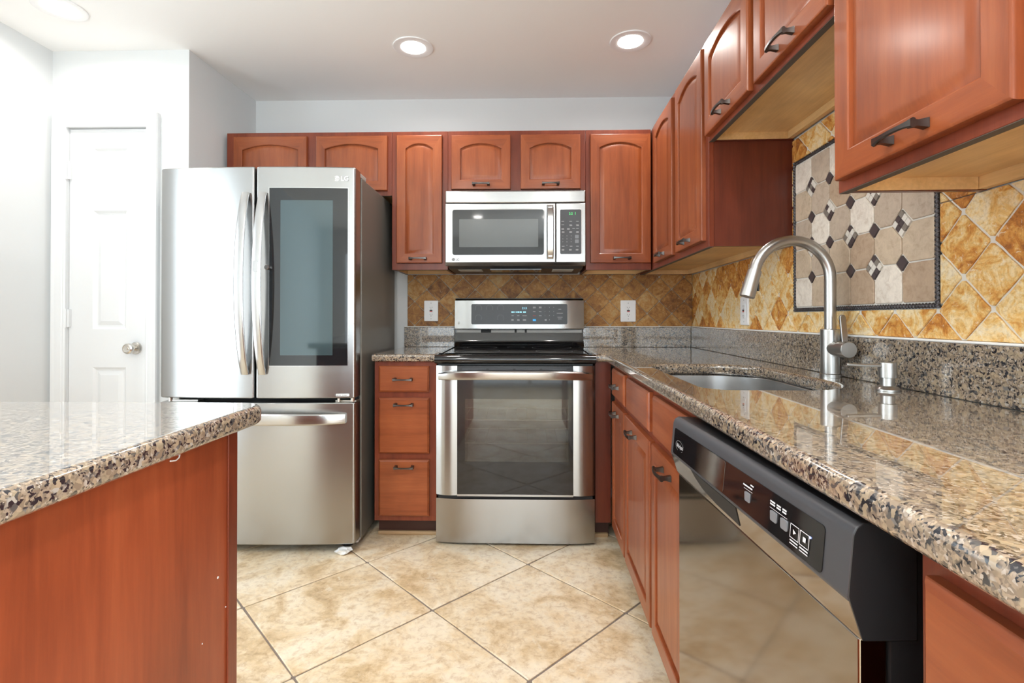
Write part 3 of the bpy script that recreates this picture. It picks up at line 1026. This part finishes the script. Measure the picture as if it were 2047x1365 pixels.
plate(b, -.888, -.806, .7265, .7385, fy(-.85) - .0014, fy(-.85) + .003, .001, 2)
bb = b.build('badge', 'logo_grey', rd)
lettering('Inverter Linear', .0098, -.874, fy(-.85) - .0016, .7295, 'logo_dark', rd, 'badge_lettering', sx=1.0)
def round_logo(parent, x, z, y, r, mat, cut):
    d = MB().lathe([(r, y + .001), (r, y - .0006), (0, y - .0006)], (x, 0, z), 'y', 28).build('emblem', mat, parent)
    a = MB()
    rr_, w = r * .70, r * .09
    seg = 22
    for k in range(seg):                                  # open ring, then the small bar and stem
        t0 = PI * .5 + k / seg * PI * 1.5; t1 = PI * .5 + (k + 1) / seg * PI * 1.5
        a.face([(x + (rr_ - w) * math.cos(t0), y - .0009, z + (rr_ - w) * math.sin(t0)), (x + (rr_ - w) * math.cos(t1), y - .0009, z + (rr_ - w) * math.sin(t1)),
                (x + (rr_ + w) * math.cos(t1), y - .0009, z + (rr_ + w) * math.sin(t1)), (x + (rr_ + w) * math.cos(t0), y - .0009, z + (rr_ + w) * math.sin(t0))])
    def rc(x0, x1, z0, z1): a.face([(x + x0 * r, y - .0009, z + z0 * r), (x + x1 * r, y - .0009, z + z0 * r), (x + x1 * r, y - .0009, z + z1 * r), (x + x0 * r, y - .0009, z + z1 * r)])
    rc(.2, .79, -.09, .09); rc(-.09, .09, -.40, .42); rc(-.09, .22, -.40, -.24); rc(-.45, -.27, .2, .38)
    a.build('emblem_lines', cut, d)
round_logo(rd, -.866, 1.7295, fy(-.866), .0125, 'logo_grey', 'grey_plastic')
lettering('LG', .030, -.848, fy(-.83) - .0008, 1.7195, 'logo_grey', rd, 'lettering', bold=.0006)
for x0, x1 in ((-.835, -.781), (-1.692, -1.64)):
    MB().box(x0, x1, YB + .001, YB + .09, 1.7535, 1.776).build('hinge_cover', 'grey_plastic', t, bevel=.004)
hb = MB()
hb.box(-.880, -.783, YB - .05, YB + .03, .699, .7035); hb.lathe([(.009, .6985), (.009, .716)], (-.80, YB - .05, 0), n=14); hb.lathe([(.007, .6985), (.007, .715)], (-.86, YB - .06, 0), n=14)
hb.build('door_hinge', 'rack_steel', t)
hb = MB()
hb.box(-1.66, -1.53, YB - .05, YB + .03, .699, .7035); hb.lathe([(.009, .6985), (.009, .716)], (-1.66, YB - .05, 0), n=14)
hb.build('door_hinge', 'rack_steel', t)
MB().box(CX0 + .03, CX1 - .03, YB + .02, YB + .05, .012, .0345).build('base_grille', 'black_matte', t)
for x in (CX0 + .07, CX1 - .07):
    MB().lathe([(.022, 0), (.022, .014), (.012, .016), (.012, .0345)], (x, YB + .005 + .03, 0), n=18).build('foot', 'black_satin', t, smooth=40)
b = MB().box(CX1 - .055, CX1 - .002, YB - .03, YB + .0115, .036, .0465)
b.build('corner_bracket', 'grey_plastic', t, bevel=.003)

# crumpled plastic scrap under its front edge
rs = random.Random(9)
bm = bmesh.new()
bmesh.ops.create_icosphere(bm, subdivisions=2, radius=1)
for v in bm.verts:
    s = 1 + rs.uniform(-.35, .3)
    v.co = Vector((v.co.x * .038 * s, v.co.y * .022 * s, max(0, .016 + v.co.z * .017 * s)))
me = bpy.data.meshes.new('plastic_scrap'); bm.to_mesh(me); bm.free(); me.materials.append(MATS['plastic_scrap'])
o = bpy.data.objects.new('plastic_scrap', me); COL.objects.link(o); o.location = (-.835, 2.36, 0.0005)
tag(o, 'crumpled white plastic scrap on the floor under the refrigerator', 'scrap')

# ------------------------------------------------------------------ range
t = thing('range', 'stainless electric range with black glass cooktop and oven window', 'range', 'B', (-.046, -.35, 0))
RX0, RX1 = -.426, .334
DY = 2.46 - 3.15
b = MB()
b.box(RX0 + .004, RX0 + .02, DY + .05, -.06, .025, .875); b.box(RX1 - .02, RX1 - .004, DY + .05, -.06, .025, .875)
b.box(RX0 + .02, RX1 - .02, -.075, -.06, .025, .875); b.box(RX0 + .02, RX1 - .02, DY + .05, -.076, .025, .06); b.box(RX0 + .02, RX1 - .02, DY + .05, -.076, .835, .875)
b.build('body', 'black_satin', t)
cv = MB()
cv.box(-.345, -.335, DY + .05, -.10, .27, .70); cv.box(.243, .253, DY + .05, -.10, .27, .70); cv.box(-.335, .243, -.105, -.10, .27, .70)
cv.box(-.345, .253, DY + .05, -.10, .26, .27); cv.box(-.345, .253, DY + .05, -.10, .70, .71)
cv.build('oven_cavity', 'oven_enamel', t)
for rz in (.47, .585):
    rk = MB()
    for y in (DY + .08, DY + .42):
        rk.tube([(-.333, y, rz), (.241, y, rz)], .0032, 8)
    for k in range(11):
        x = -.30 + k * .0515
        rk.tube([(x, DY + .06, rz + .004), (x, DY + .45, rz + .004)], .0008, 6)
    rk.build('oven_rack', 'rack_steel', t, smooth=50)
# oven door: curved stainless pillars, black glass, rail
od = MB()
def pillar(x0, x1, z0, z1, outer_left):
    pts = []
    n = 10
    for k in range(n + 1):
        s = k / n
        x = x0 + (x1 - x0) * s
        e = 1 - s if outer_left else s
        pts.append((x, DY + .016 * e ** 2.5 - .004 * math.sin(PI * s)))
    pts += [(x1, DY + .048), (x0, DY + .048)]
    od.loft([[(x, y, z) for x, y in pts] for z in (z0, z0 + .003, z1 - .003, z1)])
pillar(RX0, -.3235, .240, .858, True)
pillar(.2305, RX1, .240, .858, False)
od.box(-.3233, .2303, DY - .001, DY + .048, .236, .2455)
odo = od.build('oven_door', 'stainless', t, smooth=30)
gp = MB()
def ring(x0, x1, z0, z1, a0, a1, b0, b1, y0, y1):
    gp.box(x0, x1, y0, y1, z0, b0); gp.box(x0, x1, y0, y1, b1, z1); gp.box(x0, a0, y0, y1, b0, b1); gp.box(a1, x1, y0, y1, b0, b1)
ring(-.3233, .2303, .2458, .80, -.287, .208, .400, .700, DY + .001, DY + .008)
gp.build('glass_border', 'black_gloss', odo)
tag(gp and odo.children[-1], 'black glass border around the oven window')
MB().box(-.2868, .2078, DY + .0012, DY + .006, .4002, .6998).build('oven_window', 'oven_glass', odo)
vt = MB().box(-.3233, .2303, DY + .004, DY + .04, .8003, .856)
vt.build('door_vent', 'black_satin', odo)
sl = MB()
for k in range(4):
    x = -.30 + k * .128
    sl.box(x, x + .115, DY + .0015, DY + .0045, .838, .844)
    sl.box(x, x + .115, DY + .0015, DY + .0045, .822, .826)
sl.build('vent_slots', 'charcoal_plastic', odo)
loops = []
for k in range(25):
    s = -1 + 2 * k / 24
    x = -.046 + s * .366
    out = .010 + .046 * (1 - s ** 4)
    hh = .0205 - .004 * s ** 6
    zc = .812 - .010 * s ** 4 + .006
    loops.append([(x, DY - out, zc - hh), (x, DY - out - .006, zc - hh * .6), (x, DY - out - .007, zc + hh * .7), (x, DY - out - .001, zc + hh), (x, DY - out + .014, zc + hh * .8), (x, DY - out + .012, zc - hh * .8)])
MB().loft(loops).build('handle', 'stainless_bright', odo, smooth=45)
dr = MB()
pts = []
for k in range(17):
    s = k / 16
    x = RX0 + (RX1 - RX0) * s
    e = abs(2 * s - 1)
    pts.append((x, DY + .016 * e ** 6 - .002))
pts += [(RX1, DY + .05), (RX0, DY + .05)]
dr.loft([[(x, y, z) for x, y in pts] for z in (.014, .018, .219, .2225)])
dr.build('warming_drawer', 'stainless', t, smooth=30)
MB().box(RX0 + .012, RX1 - .012, DY + .012, DY + .049, .2228, .2355).build('drawer_gap', 'black_matte', t)
# cooktop with rounded front lip
ck = MB()
prof = [(-.10, .878), (DY + .05, .876), (DY - .004, .868), (DY - .018, .874), (DY - .024, .886), (DY - .022, .899), (DY - .012, .908), (DY + .004, .912), (-.10, .922)]
ck.loft([[(x, y, z) for y, z in prof] for x in (RX0 - .003, RX0 + .001, RX1 - .001, RX1 + .003)])
ck.build('cooktop', 'black_gloss', t, smooth=45)
gl = MB()
gl.loft([[(x, DY + .03, .9145), (x, -.135, .9205), (x, -.135, .9225), (x, DY + .03, .9165)] for x in (RX0 + .035, RX1 - .035)])
glo = gl.build('ceramic_glass', 'black_gloss', t, bevel=.001)
for x, y, r_ in ((-.24, -.52, .115), (.15, -.52, .095), (-.24, -.26, .085), (.15, -.26, .11), (-.05, -.22, .05)):
    rg = MB()
    zz = .9165 + (y - DY - .03) * .0117
    rg.loft([[(x + q * math.cos(2 * PI * j / 40), y + q * math.sin(2 * PI * j / 40), zz + .0006 + .0117 * q * math.sin(2 * PI * j / 40)) for j in range(40)] for q in (r_ - .002, r_)], cap0=False, cap1=False)
    rg.build('burner_ring', 'label_dim', glo)
for x in (RX0 + .012, RX1 - .03):
    ed = MB()
    ed.loft([[(x, y, z), (x + .018, y, z), (x + .016, y, z + .006), (x + .002, y, z + .006)] for y, z in ((DY + .005, .912), (-.13, .922))])
    ed.build('side_rail', 'black_gloss', t, smooth=40)
# backguard
BX0, BX1 = -.415, .349
lo = MB()
prof = [(-.145, .920), (-.137, .930), (-.122, .938), (-.112, .955), (-.102, 1.000), (-.06, 1.000), (-.06, .920)]
lo.loft([[(x, y, z) for y, z in prof] for x in (BX0 + .004, BX1 - .004)])
lo.build('backguard_base', 'black_gloss', t, smooth=40)
MB().box(BX0 + .012, BX1 - .012, -.095, -.06, 1.0003, 1.0195).build('backguard_gap', 'grey_plastic', t)
for x in (-.26, -.06, .0):
    sp = MB()
    sp.box(x, x + (.06 if x < -.1 else .012), -.0975, -.0952, 1.0005, 1.0190)
    sp.build('gap_bracket', 'black_matte', t)
up = MB()
def bgp(x, e):
    return [(x, -.118 + e, 1.0205), (x, -.121 + e, 1.026), (x, -.112 + e, 1.190), (x, -.104 + e, 1.199), (x, -.052, 1.2015), (x, -.052, 1.0205)]
st = []
for k in range(21):
    s = k / 20
    a = abs(2 * s - 1)
    st.append(bgp(BX0 + (BX1 - BX0) * s, .016 * max(0, (a - .55) / .45) ** 2))
up.loft(st)
upo = up.build('control_panel', 'stainless', t, smooth=35)
MB().box(BX0 + .002, BX1 - .002, -.100, -.054, 1.2016, 1.2045).build('top_cap', 'black_satin', t)
def bgy(z): return -.121 + .009 * (z - 1.026) / .164
cp = MB()
lp = rounded(-.315, .250, 1.050, 1.169, .008, 4)
cp.loft([[(x, bgy(z) - .0016, z) for x, z in lp], [(x, bgy(z) + .004 + .012 * 0, z) for x, z in lp], [(x, bgy(z) + .018, z) for x, z in lp]])
cpo = cp.build('touch_panel', 'touch_black', upo)
pr = MB()
def pbar(x, z, w, h): pr.face([(x, bgy(z) - .0021, z), (x + w, bgy(z) - .0021, z), (x + w, bgy(z + h) - .0021, z + h), (x, bgy(z + h) - .0021, z + h)])
def pcirc(mb, x, z, r, w, a0=0, a1=2 * PI, n=24):
    for k in range(n):
        t0, t1 = a0 + (a1 - a0) * k / n, a0 + (a1 - a0) * (k + 1) / n
        mb.face([(x + q * math.cos(a), bgy(z + q * math.sin(a)) - .0021, z + q * math.sin(a)) for q, a in ((r - w, t0), (r - w, t1), (r, t1), (r, t0))])
for x, z in ((-.273, 1.145), (-.207, 1.145), (-.142, 1.145), (-.273, 1.087), (-.142, 1.087)):
    ci = MB()
    pcirc(ci, x, z, .0195, .0012, -PI * .2, PI * 1.2)
    ci.face([(x + a, bgy(z) - .0021, z - .012 + b) for a, b in ((-.002, 0), (.002, 0), (.002, .003), (-.002, .003))])
    for s in (-1, 1):
        ci.face([(x + s * .019 + a, bgy(z) - .0021, z - .022 + b) for a, b in ((-.005, 0), (.005, 0), (.005, .0025), (-.005, .0025))])
    ci.build('dial_mark', 'label_dim', cpo)
for x, z, w in ((-.078, 1.099, .013), (-.045, 1.099, .014), (-.014, 1.099, .026), (-.079, 1.0765, .014), (-.079, 1.071, .014), (-.044, 1.0765, .014), (-.044, 1.071, .014), (-.011, 1.0765, .019), (-.011, 1.071, .019),
                (.048, 1.150, .017), (.048, 1.144, .017), (.083, 1.150, .016), (.083, 1.144, .016), (.048, 1.1225, .015), (.083, 1.1225, .015), (.083, 1.099, .016), (.117, 1.0765, .012), (.117, 1.071, .012),
                (.198, 1.137, .016), (.188, 1.114, .036), (.192, 1.0905, .030), (.196, 1.080, .020)):
    pbar(x, z, w, .0028)
pr.build('label_lines', 'label_grey', cpo)
for i, ch in enumerate('1234567890'):
    x, z = ((.119, .145, .170)[i % 3], 1.146 - .0235 * (i // 3)) if i < 9 else (.145, 1.0735)
    lettering(ch, .0085, x, bgy(z) - .0022, z, 'label_grey', cpo, 'key_digit', 'CENTER')
MB().box(.048, .065, bgy(1.099) - .0022, bgy(1.099) - .0016, 1.0985, 1.1015).build('red_key', 'red_button', cpo)
MB().box(.047, .066, bgy(1.073) - .0022, bgy(1.073) - .0016, 1.068, 1.0805).build('blue_key', 'blue_label', cpo)
lettering('2:13', .0165, -.016, bgy(1.142) - .0022, 1.1395, 'display_blue', cpo, 'clock_digits', sx=1.0)
ml = MB()
for k, w in enumerate((.005, .004, .005, 0, .003, .004, .005, .003, .005, .004, 0, .005, .005, .004)):
    x = -.078 + k * .0062
    if w: ml.box(x, x + w, bgy(1.12) - .0022, bgy(1.12) - .0016, 1.1185, 1.1255)
ml.build('message_line', 'display_blue', cpo)
round_logo(upo, -.389, 1.0565, -.1075, .0075, 'logo_grey', 'grey_plastic')
for x in (RX0 + .06, RX1 - .06):
    MB().lathe([(.02, 0), (.02, .008), (.010, .010), (.010, .0245)], (x, DY + .075, 0), n=16).build('foot', 'black_satin', t, smooth=40)

# ------------------------------------------------------------------ microwave
t = thing('microwave', 'stainless over-the-range microwave mounted under the short cabinet', 'microwave', 'B', (-.05, -.2, 1.36))
MX_0, MX_1, MY = -.427, .3255, 2.755 - 3.15
MB().box(MX_0 + .002, MX_1 - .002, MY + .045, -.012, 1.372, 1.781).build('case', 'black_satin', t)
MB().box(MX_0, MX_1, MY, MY + .044, 1.7035, 1.7695).build('top_trim', 'stainless', t, bevel=.006, seg=3)
md = MB()
md.box(MX_0, .1645, MY, MY + .044, 1.384, 1.7005)
mdo = md.build('door', 'stainless', t, bevel=.003)
MB().box(.1675, MX_1, MY, MY + .044, 1.384, 1.7005).build('control_side', 'stainless', t, bevel=.003)
cso = t.children[-1]
lipm = MB()
lipm.loft([[(x, MY, 1.3825), (x, MY + .044, 1.3825), (x, MY + .044, 1.368), (x, MY + .012, 1.368)] for x in (MX_0, MX_1)])
lipm.build('bottom_trim', 'stainless', t)
w = MB()
lp = lambda e, y: [(a, y, b) for a, b in rounded(-.388 + e, .103 - e, 1.424 + e, 1.668 - e, .012, 5)]
w.loft([lp(-.004, MY + .001), lp(-.004, MY - .0012), lp(0, MY - .0016), lp(.0005, MY - .0004)])
w.build('window_rim', 'stainless_bright', mdo, smooth=30)
wf = MB().loft([lp(.0008, MY + .001), lp(.0008, MY - .0008)]).build('window_frame', 'black_gloss', mdo)
plate(MB(), -.352, .072, 1.467, 1.617, MY - .0014, MY, .002).build('window_mesh', 'mesh_window', mdo)
loops = []
for k in range(19):
    s = -1 + 2 * k / 18
    z = 1.544 + s * .143
    out = .014 + .026 * (1 - s ** 4)
    loops.append([(.117, MY - out, z), (.121, MY - out - .006, z), (.149, MY - out - .006, z), (.153, MY - out, z), (.148, MY - out + .012, z), (.122, MY - out + .012, z)])
hm = MB().loft(loops)
hm.box(.125, .145, MY - .03, MY - .001, 1.41, 1.43); hm.box(.125, .145, MY - .03, MY - .001, 1.655, 1.675)
hm.build('handle', 'stainless_bright', mdo, smooth=40)
lp2 = lambda e, y: [(a, y, b) for a, b in rounded(.188 + e, .302 - e, 1.427 + e, 1.667 - e, .007, 4)]
MB().loft([lp2(-.003, MY + .001), lp2(-.003, MY - .0010), lp2(0, MY - .0013)]).build('panel_rim', 'stainless_bright', cso, smooth=30)
kp = MB().loft([lp2(.0005, MY + .001), lp2(.0005, MY - .0018)]).build('keypad', 'charcoal_plastic', cso)
ym = MY - .0022
def mbars(mb, items):
    for x, z, ww, hh in items: mb.face([(x, ym, z), (x + ww, ym, z), (x + ww, ym, z + hh), (x, ym, z + hh)])
pr = MB()
it = []
for z, xs in ((1.6015, (.196, .238, .274)), (1.583, (.196, .238, .274)), (1.5785, (.239, .275)), (1.5635, (.196, .226, .254, .274)), (1.559, (.196, .226)), (1.546, (.198, .238, .274)), (1.541, (.198, .238, .274)),
              (1.4685, (.198, .240, .274)), (1.452, (.197, .236, .272)), (1.4475, (.197, .236, .272))):
    for x in xs: it.append((x, z, .014, .0022))
mbars(pr, it)
pr.build('label_lines', 'label_grey', kp)
for i, ch in enumerate('1234567890'):
    x, z = ((.203, .225, .247)[i % 3], 1.5225 - .016 * (i // 3)) if i < 9 else (.225, 1.4715)
    lettering(ch, .0078, x, ym, z, 'label_grey', kp, 'key_digit', 'CENTER')
for z in (1.487, 1.511):
    plate(MB(), .268, .288, z, z + .019, ym - .0003, ym, .002, 2).build('large_key', 'key_grey', kp)
lettering('2:2', .0165, .236, ym, 1.6385, 'display_green', kp, 'clock_digits')
MB().box(.2685, .2705, ym - .0003, ym, 1.638, 1.652).build('display_bar', 'display_green', kp)
round_logo(mdo, -.383, 1.4005, MY - .0002, .0085, 'logo_dark', 'label_grey')
lettering('LG', .0175, -.3715, MY - .0004, 1.3945, 'logo_dark', mdo, 'lettering', bold=.0003)
un = MB()
un.loft([[(x, MY + .046, 1.3715), (x, -.02, 1.3715), (x, -.03, 1.354), (x, MY + .09, 1.3585)] for x in (MX_0 + .008, MX_1 - .008)])
uno = un.build('underside', 'charcoal_plastic', t)
for x0, x1 in ((-.37, -.24), (.155, .27)):
    fl = MB()
    for k in range(9):
        y = MY + .11 + k * .014
        fl.box(x0, x1, y, y + .009, 1.3535, 1.3565)
    fl.build('filter_grille', 'vent_grille', t)
MB().box(-.19, .09, MY + .07, MY + .21, 1.3505, 1.3565).build('lamp_cover', 'black_gloss', t)

# ------------------------------------------------------------------ dishwasher
t = thing('dishwasher', 'black dishwasher with mirrored dark steel door under the granite counter', 'dishwasher', 'D', (.30, .3, 0))
DWW = .607
MB().box(.036, DWW - .002, .042, .55, .10, .850).build('tub_housing', 'black_satin', t)
MB().box(.01, DWW - .01, .075, .10, 0, .0995).build('toe_panel', 'black_matte', t)
MB().box(.006, DWW - .006, .010, .041, .102, .738).build('door_panel', 'smoked_stainless', t, bevel=.002)
dpo = t.children[-1]
pn = MB()
def sec(x, rec):
    return [(x, .070, .862), (x, .012, .8645), (x, .004, .860), (x, .000, .852), (x, -.006, .786), (x, -.0045, .781), (x, .007, .745), (x, .010, .738), (x, .070, .738)]
pn.loft([sec(x, r_) for x, r_ in ((0, 0), (.165, 0), (.172, .0), (.325, .0), (.332, 0), (DWW, 0))],
        mis=lambda k, j: 1 if j in (5, 6) else 2 if j == 0 else 0)
pn.mi[-1] = 2; pn.mi[-2] = 2
pno = pn.build('control_housing', ['charcoal_plastic', 'smoked_stainless', 'black_satin'], t, smooth=35, bevel=.0015)
def cyf(z): return -.006 * (.852 - z) / .066
def fplate(x0, x1, z0, z1, r_, mat, name, parent, proud=.001):
    lp = rounded(x0, x1, z0, z1, r_, 4)
    return MB().loft([[(x, cyf(z) - proud, z) for x, z in lp], [(x, cyf(z) + .003, z) for x, z in lp]]).build(name, mat, parent)
gp = fplate(.018, DWW - .045, .788, .843, .006, 'black_gloss', 'glossy_panel', pno, .0012)
mid = fplate(.155, .285, .789, .842, .004, 'smoked_stainless', 'handle_window', pno, .0016)
hp = MB()
lens = [(.128, .7815), (.140, .771), (.170, .757), (.230, .7495), (.290, .7485), (.322, .7475), (.330, .7800)]
chy = lambda z: -.0045 + (.781 - z) / .036 * .0115
hp.loft([[(x, chy(z) - o_, z) for x, z in lens] for o_ in (.0012, -.003)])
hp.build('pocket_shade', 'black_matte', pno)  # dark plate on the surface stands in for the shaded recess
def dtext(s, size, x, z, mat, nm='lettering', sx=1.0):
    cu = bpy.data.curves.new('t', 'FONT'); cu.body = s; cu.size = size; cu.resolution_u = 4
    return from_curve(nm, cu, mat, gp, xf=lambda p: (x + p.x * sx, cyf(z + p.y) - .0020 - p.z, z + p.y))
dtext('Whirlpool', .0120, .040, .807, 'label_white', 'brand_lettering', .8)
sw = MB()
for k in range(20):
    a0, a1 = PI * .1 + k / 20 * PI * 1.7, PI * .1 + (k + 1) / 20 * PI * 1.7
    sw.face([(.058 + q * 1.5 * math.cos(a), cyf(.811) - .0021, .811 + q * .75 * math.sin(a)) for q, a in ((.0150, a0), (.0150, a1), (.0155, a1), (.0155, a0))])
sw.build('brand_swirl', 'label_grey', gp)
vs = MB()
for k in range(7):
    vs.box(.030 + k * .013, .039 + k * .013, .001, .004, .8465, .8505)
vs.build('vent_slots', 'black_matte', pno)
for x in (.365, .443, .470):
    plate(MB(), x, x + .016, .805, .819, cyf(.81) - .0026, cyf(.81), .002, 2).build('key', 'key_grey', gp)
ln = MB()
def dbar(x, z, w_, h_): ln.face([(x, cyf(z) - .0022, z), (x + w_, cyf(z) - .0022, z), (x + w_, cyf(z + h_) - .0022, z + h_), (x, cyf(z + h_) - .0022, z + h_)])
for x, z, w_, h_ in ((.357, .8265, .030, .0022), (.380, .8315, .010, .0022), (.360, .8225, .028, .0006), (.440, .826, .013, .0022), (.440, .8295, .013, .0022), (.457, .826, .011, .0022), (.457, .8295, .011, .0022), (.472, .826, .010, .0022), (.472, .8295, .010, .0022),
                     (.440, .8215, .045, .0006), (.4945, .7990, .018, .0018), (.5165, .7990, .018, .0018), (.4945, .7955, .018, .0014), (.5165, .7955, .018, .0014)):
    dbar(x, z, w_, h_)
for x in (.4935, .5155):                                # two framed keys: play and cancel
    for a in ((0, 0, .020, .001), (0, .017, .020, .001), (0, 0, .001, .018), (.019, 0, .001, .018)):
        dbar(x + a[0], .803 + a[1], a[2], a[3])
z_ = .812
ln.face([(.5005, cyf(z_) - .0022, .8085), (.5075, cyf(z_) - .0022, .812), (.5005, cyf(z_) - .0022, .8155)])
dbar(.5225, .809, .006, .006)
ln.build('label_lines', 'label_white', gp)
MB().box(.535, .5375, cyf(.82) - .0024, cyf(.82) - .001, .8185, .8205).build('status_light', 'led_blue', gp)
sd = MB().box(DWW - .0035, DWW + .012, .048, .060, .10, .60)
sd.build('side_gasket', 'grey_plastic', t)

# ------------------------------------------------------------------ sink, faucet, dispenser
t = thing('sink', 'undermount stainless steel sink set into the granite counter', 'sink', 'R', (1.54, -.34, .68))
rim = rounded(1.178, 1.897, -.547, -.138, (.068, .068, .178, .178), 10)
def sl_(f, dx, z):
    cx, cy_ = 1.5375, -.3425
    return [(cx + (x - cx) * f, cy_ + (y - cy_) * f + dx, z) for x, y in rim]
bw = MB()
bw.loft([sl_(1.03, 0, .8722), sl_(.985, 0, .8722), sl_(.972, 0, .868), sl_(.955, 0, .74), sl_(.93, 0, .705), sl_(.88, 0, .692), sl_(.2, 0, .688), sl_(.1, 0, .686)], cap0=False)
bwo = bw.build('bowl', 'stainless_sink', t, smooth=40)
md_ = bwo.modifiers.new('thick', 'SOLIDIFY'); md_.thickness = .0012; md_.offset = -1
MB().lathe([(.045, .689), (.043, .694), (.030, .693), (.012, .690), (0, .690)], (1.5375, -.3425, 0), n=24).build('drain', 'rack_steel', t, smooth=40)

t = thing('faucet', 'brushed nickel gooseneck pull-down faucet behind the sink', 'faucet', 'R', (1.607, -.090, CT1))
fx, fy_ = 1.607, -.090
b = MB().lathe([(.0285, CT1 + .0003), (.0285, CT1 + .010), (.0265, CT1 + .012), (.0265, 1.050), (.025, 1.053), (.016, 1.054)], (fx, fy_, 0), n=32)
b.build('body', 'brushed_nickel', t, smooth=40)
path = [(fx, fy_, 1.052), (fx, fy_, 1.10), (fx, fy_, 1.16)]
ar, zc = .110, 1.205
for k in range(0, 25):
    a = k / 24 * R(167)
    path.append((fx, fy_ - ar + ar * math.cos(a), zc + ar * math.sin(a)))
MB().tube(path, .0158, 24).build('spout', 'brushed_nickel', t, smooth=60)
e = Vector(path[-1]); d = (Vector(path[-1]) - Vector(path[-2])).normalized()
w1 = MB().tube([e + d * s for s in (0.0, .002, .0025, .083, .085)], [.016, .016, .0192, .0215, .0195], 24)
wo = w1.build('spray_head', 'brushed_nickel', t, smooth=40)
MB().box(fx - .006, fx + .006, e.y + d.y * .045 + .0185, e.y + d.y * .045 + .0235, e.z - .064, e.z - .034).build('spray_button', 'black_satin', wo, bevel=.002)
hz = .997
hb = MB().lathe([(.0205, fx + .01), (.0205, fx + .052), (.0195, fx + .0525), (.0195, fx + .0535), (.0232, fx + .054), (.0232, fx + .088), (.0215, fx + .091), (0, fx + .0912)], (0, fy_, hz), 'x', 30)
hbo = hb.build('valve_hub', 'brushed_nickel', t, smooth=40)
lv = MB()
a0 = Vector((fx + .071, fy_, hz + .020)); a1 = Vector((fx + .066, fy_ - .004, hz + .098))
lv.loft([[(p.x - .0035, p.y - w_, p.z), (p.x + .0035, p.y - w_, p.z), (p.x + .0035, p.y + w_, p.z), (p.x - .0035, p.y + w_, p.z)] for p, w_ in ((a0, .0085), (a0.lerp(a1, .9), .0085), (a1, .0045))])
lv.build('lever', 'nickel_dark', hbo, bevel=.0015)

sx_, sy_ = 1.887, -.112
t = thing('soap_dispenser', 'small brushed nickel soap dispenser on the granite right of the faucet', 'soap dispenser', 'R', (sx_, sy_, CT1))
MB().lathe([(.0265, CT1 + .0003), (.0265, CT1 + .004), (.0205, CT1 + .010), (.0150, CT1 + .012), (.0150, .942)], (sx_, sy_, 0), n=28).build('base', 'brushed_nickel', t, smooth=40)
ph = MB().lathe([(.0190, .942), (.0195, .943), (.0195, .9775), (.0185, .979), (0, .979)], (sx_, sy_, 0), n=28)
pho = ph.build('pump_head', 'brushed_nickel', t, smooth=40)
MB().loft([[(sx_ - w_, y, z - .0035), (sx_ + w_, y, z - .0035), (sx_ + w_, y, z + .0035), (sx_ - w_, y, z + .0035)] for y, z, w_ in ((sy_ - .015, .971, .008), (sy_ - .060, .9715, .007), (sy_ - .096, .9735, .005))]).build('nozzle', 'brushed_nickel', pho, bevel=.0015)

# ------------------------------------------------------------------ peninsula in the foreground
t = thing('kitchen_island', 'cherry-panelled island cabinet in the foreground under its own granite top', 'island', 'G', (-.95, .2, 0))
IX = -.560
pm = MB().box(-1.33, IX, -.70, .987, 0, .8725)
pm.build('cabinet', 'cherry_laminate', t, bevel=.001)
MB().box(IX + .0003, IX + .004, .957, .9865, 0, .872).build('corner_trim', 'cherry_frame', t, bevel=.001)
nk = MB()
for y, z, r_ in ((.930, .612, .0028), (.955, .545, .0016), (.862, .37, .0022), (.770, .43, .002), (.885, .52, .0014)):
    nk.lathe([(r_, IX - .001), (r_ * .8, IX + .0006), (0, IX + .0008)], (0, y, z), 'x', 8)
nk.build('paint_nicks', 'plastic_scrap', t)
lp = rounded(-1.40, -.527, -.78, 1.062, (.03, .03, .055, .03), 8)
slab('island_countertop', lp, [], CT0, CT1, .012, 'granite', frame='G', origin=(-.95, .2, CT0))
io = COL.objects[-1]
tag(io, 'speckled granite top with rounded corner on the foreground island', 'countertop', 'granite countertops')
MB().tube([(-.543, .800, CT0 - .001), (-.541, .795, CT0 - .006), (-.540, .786, CT0 - .008), (-.541, .775, CT0 - .006)], .0011, 6).build('caulk_strand', 'caulk', io, smooth=60)
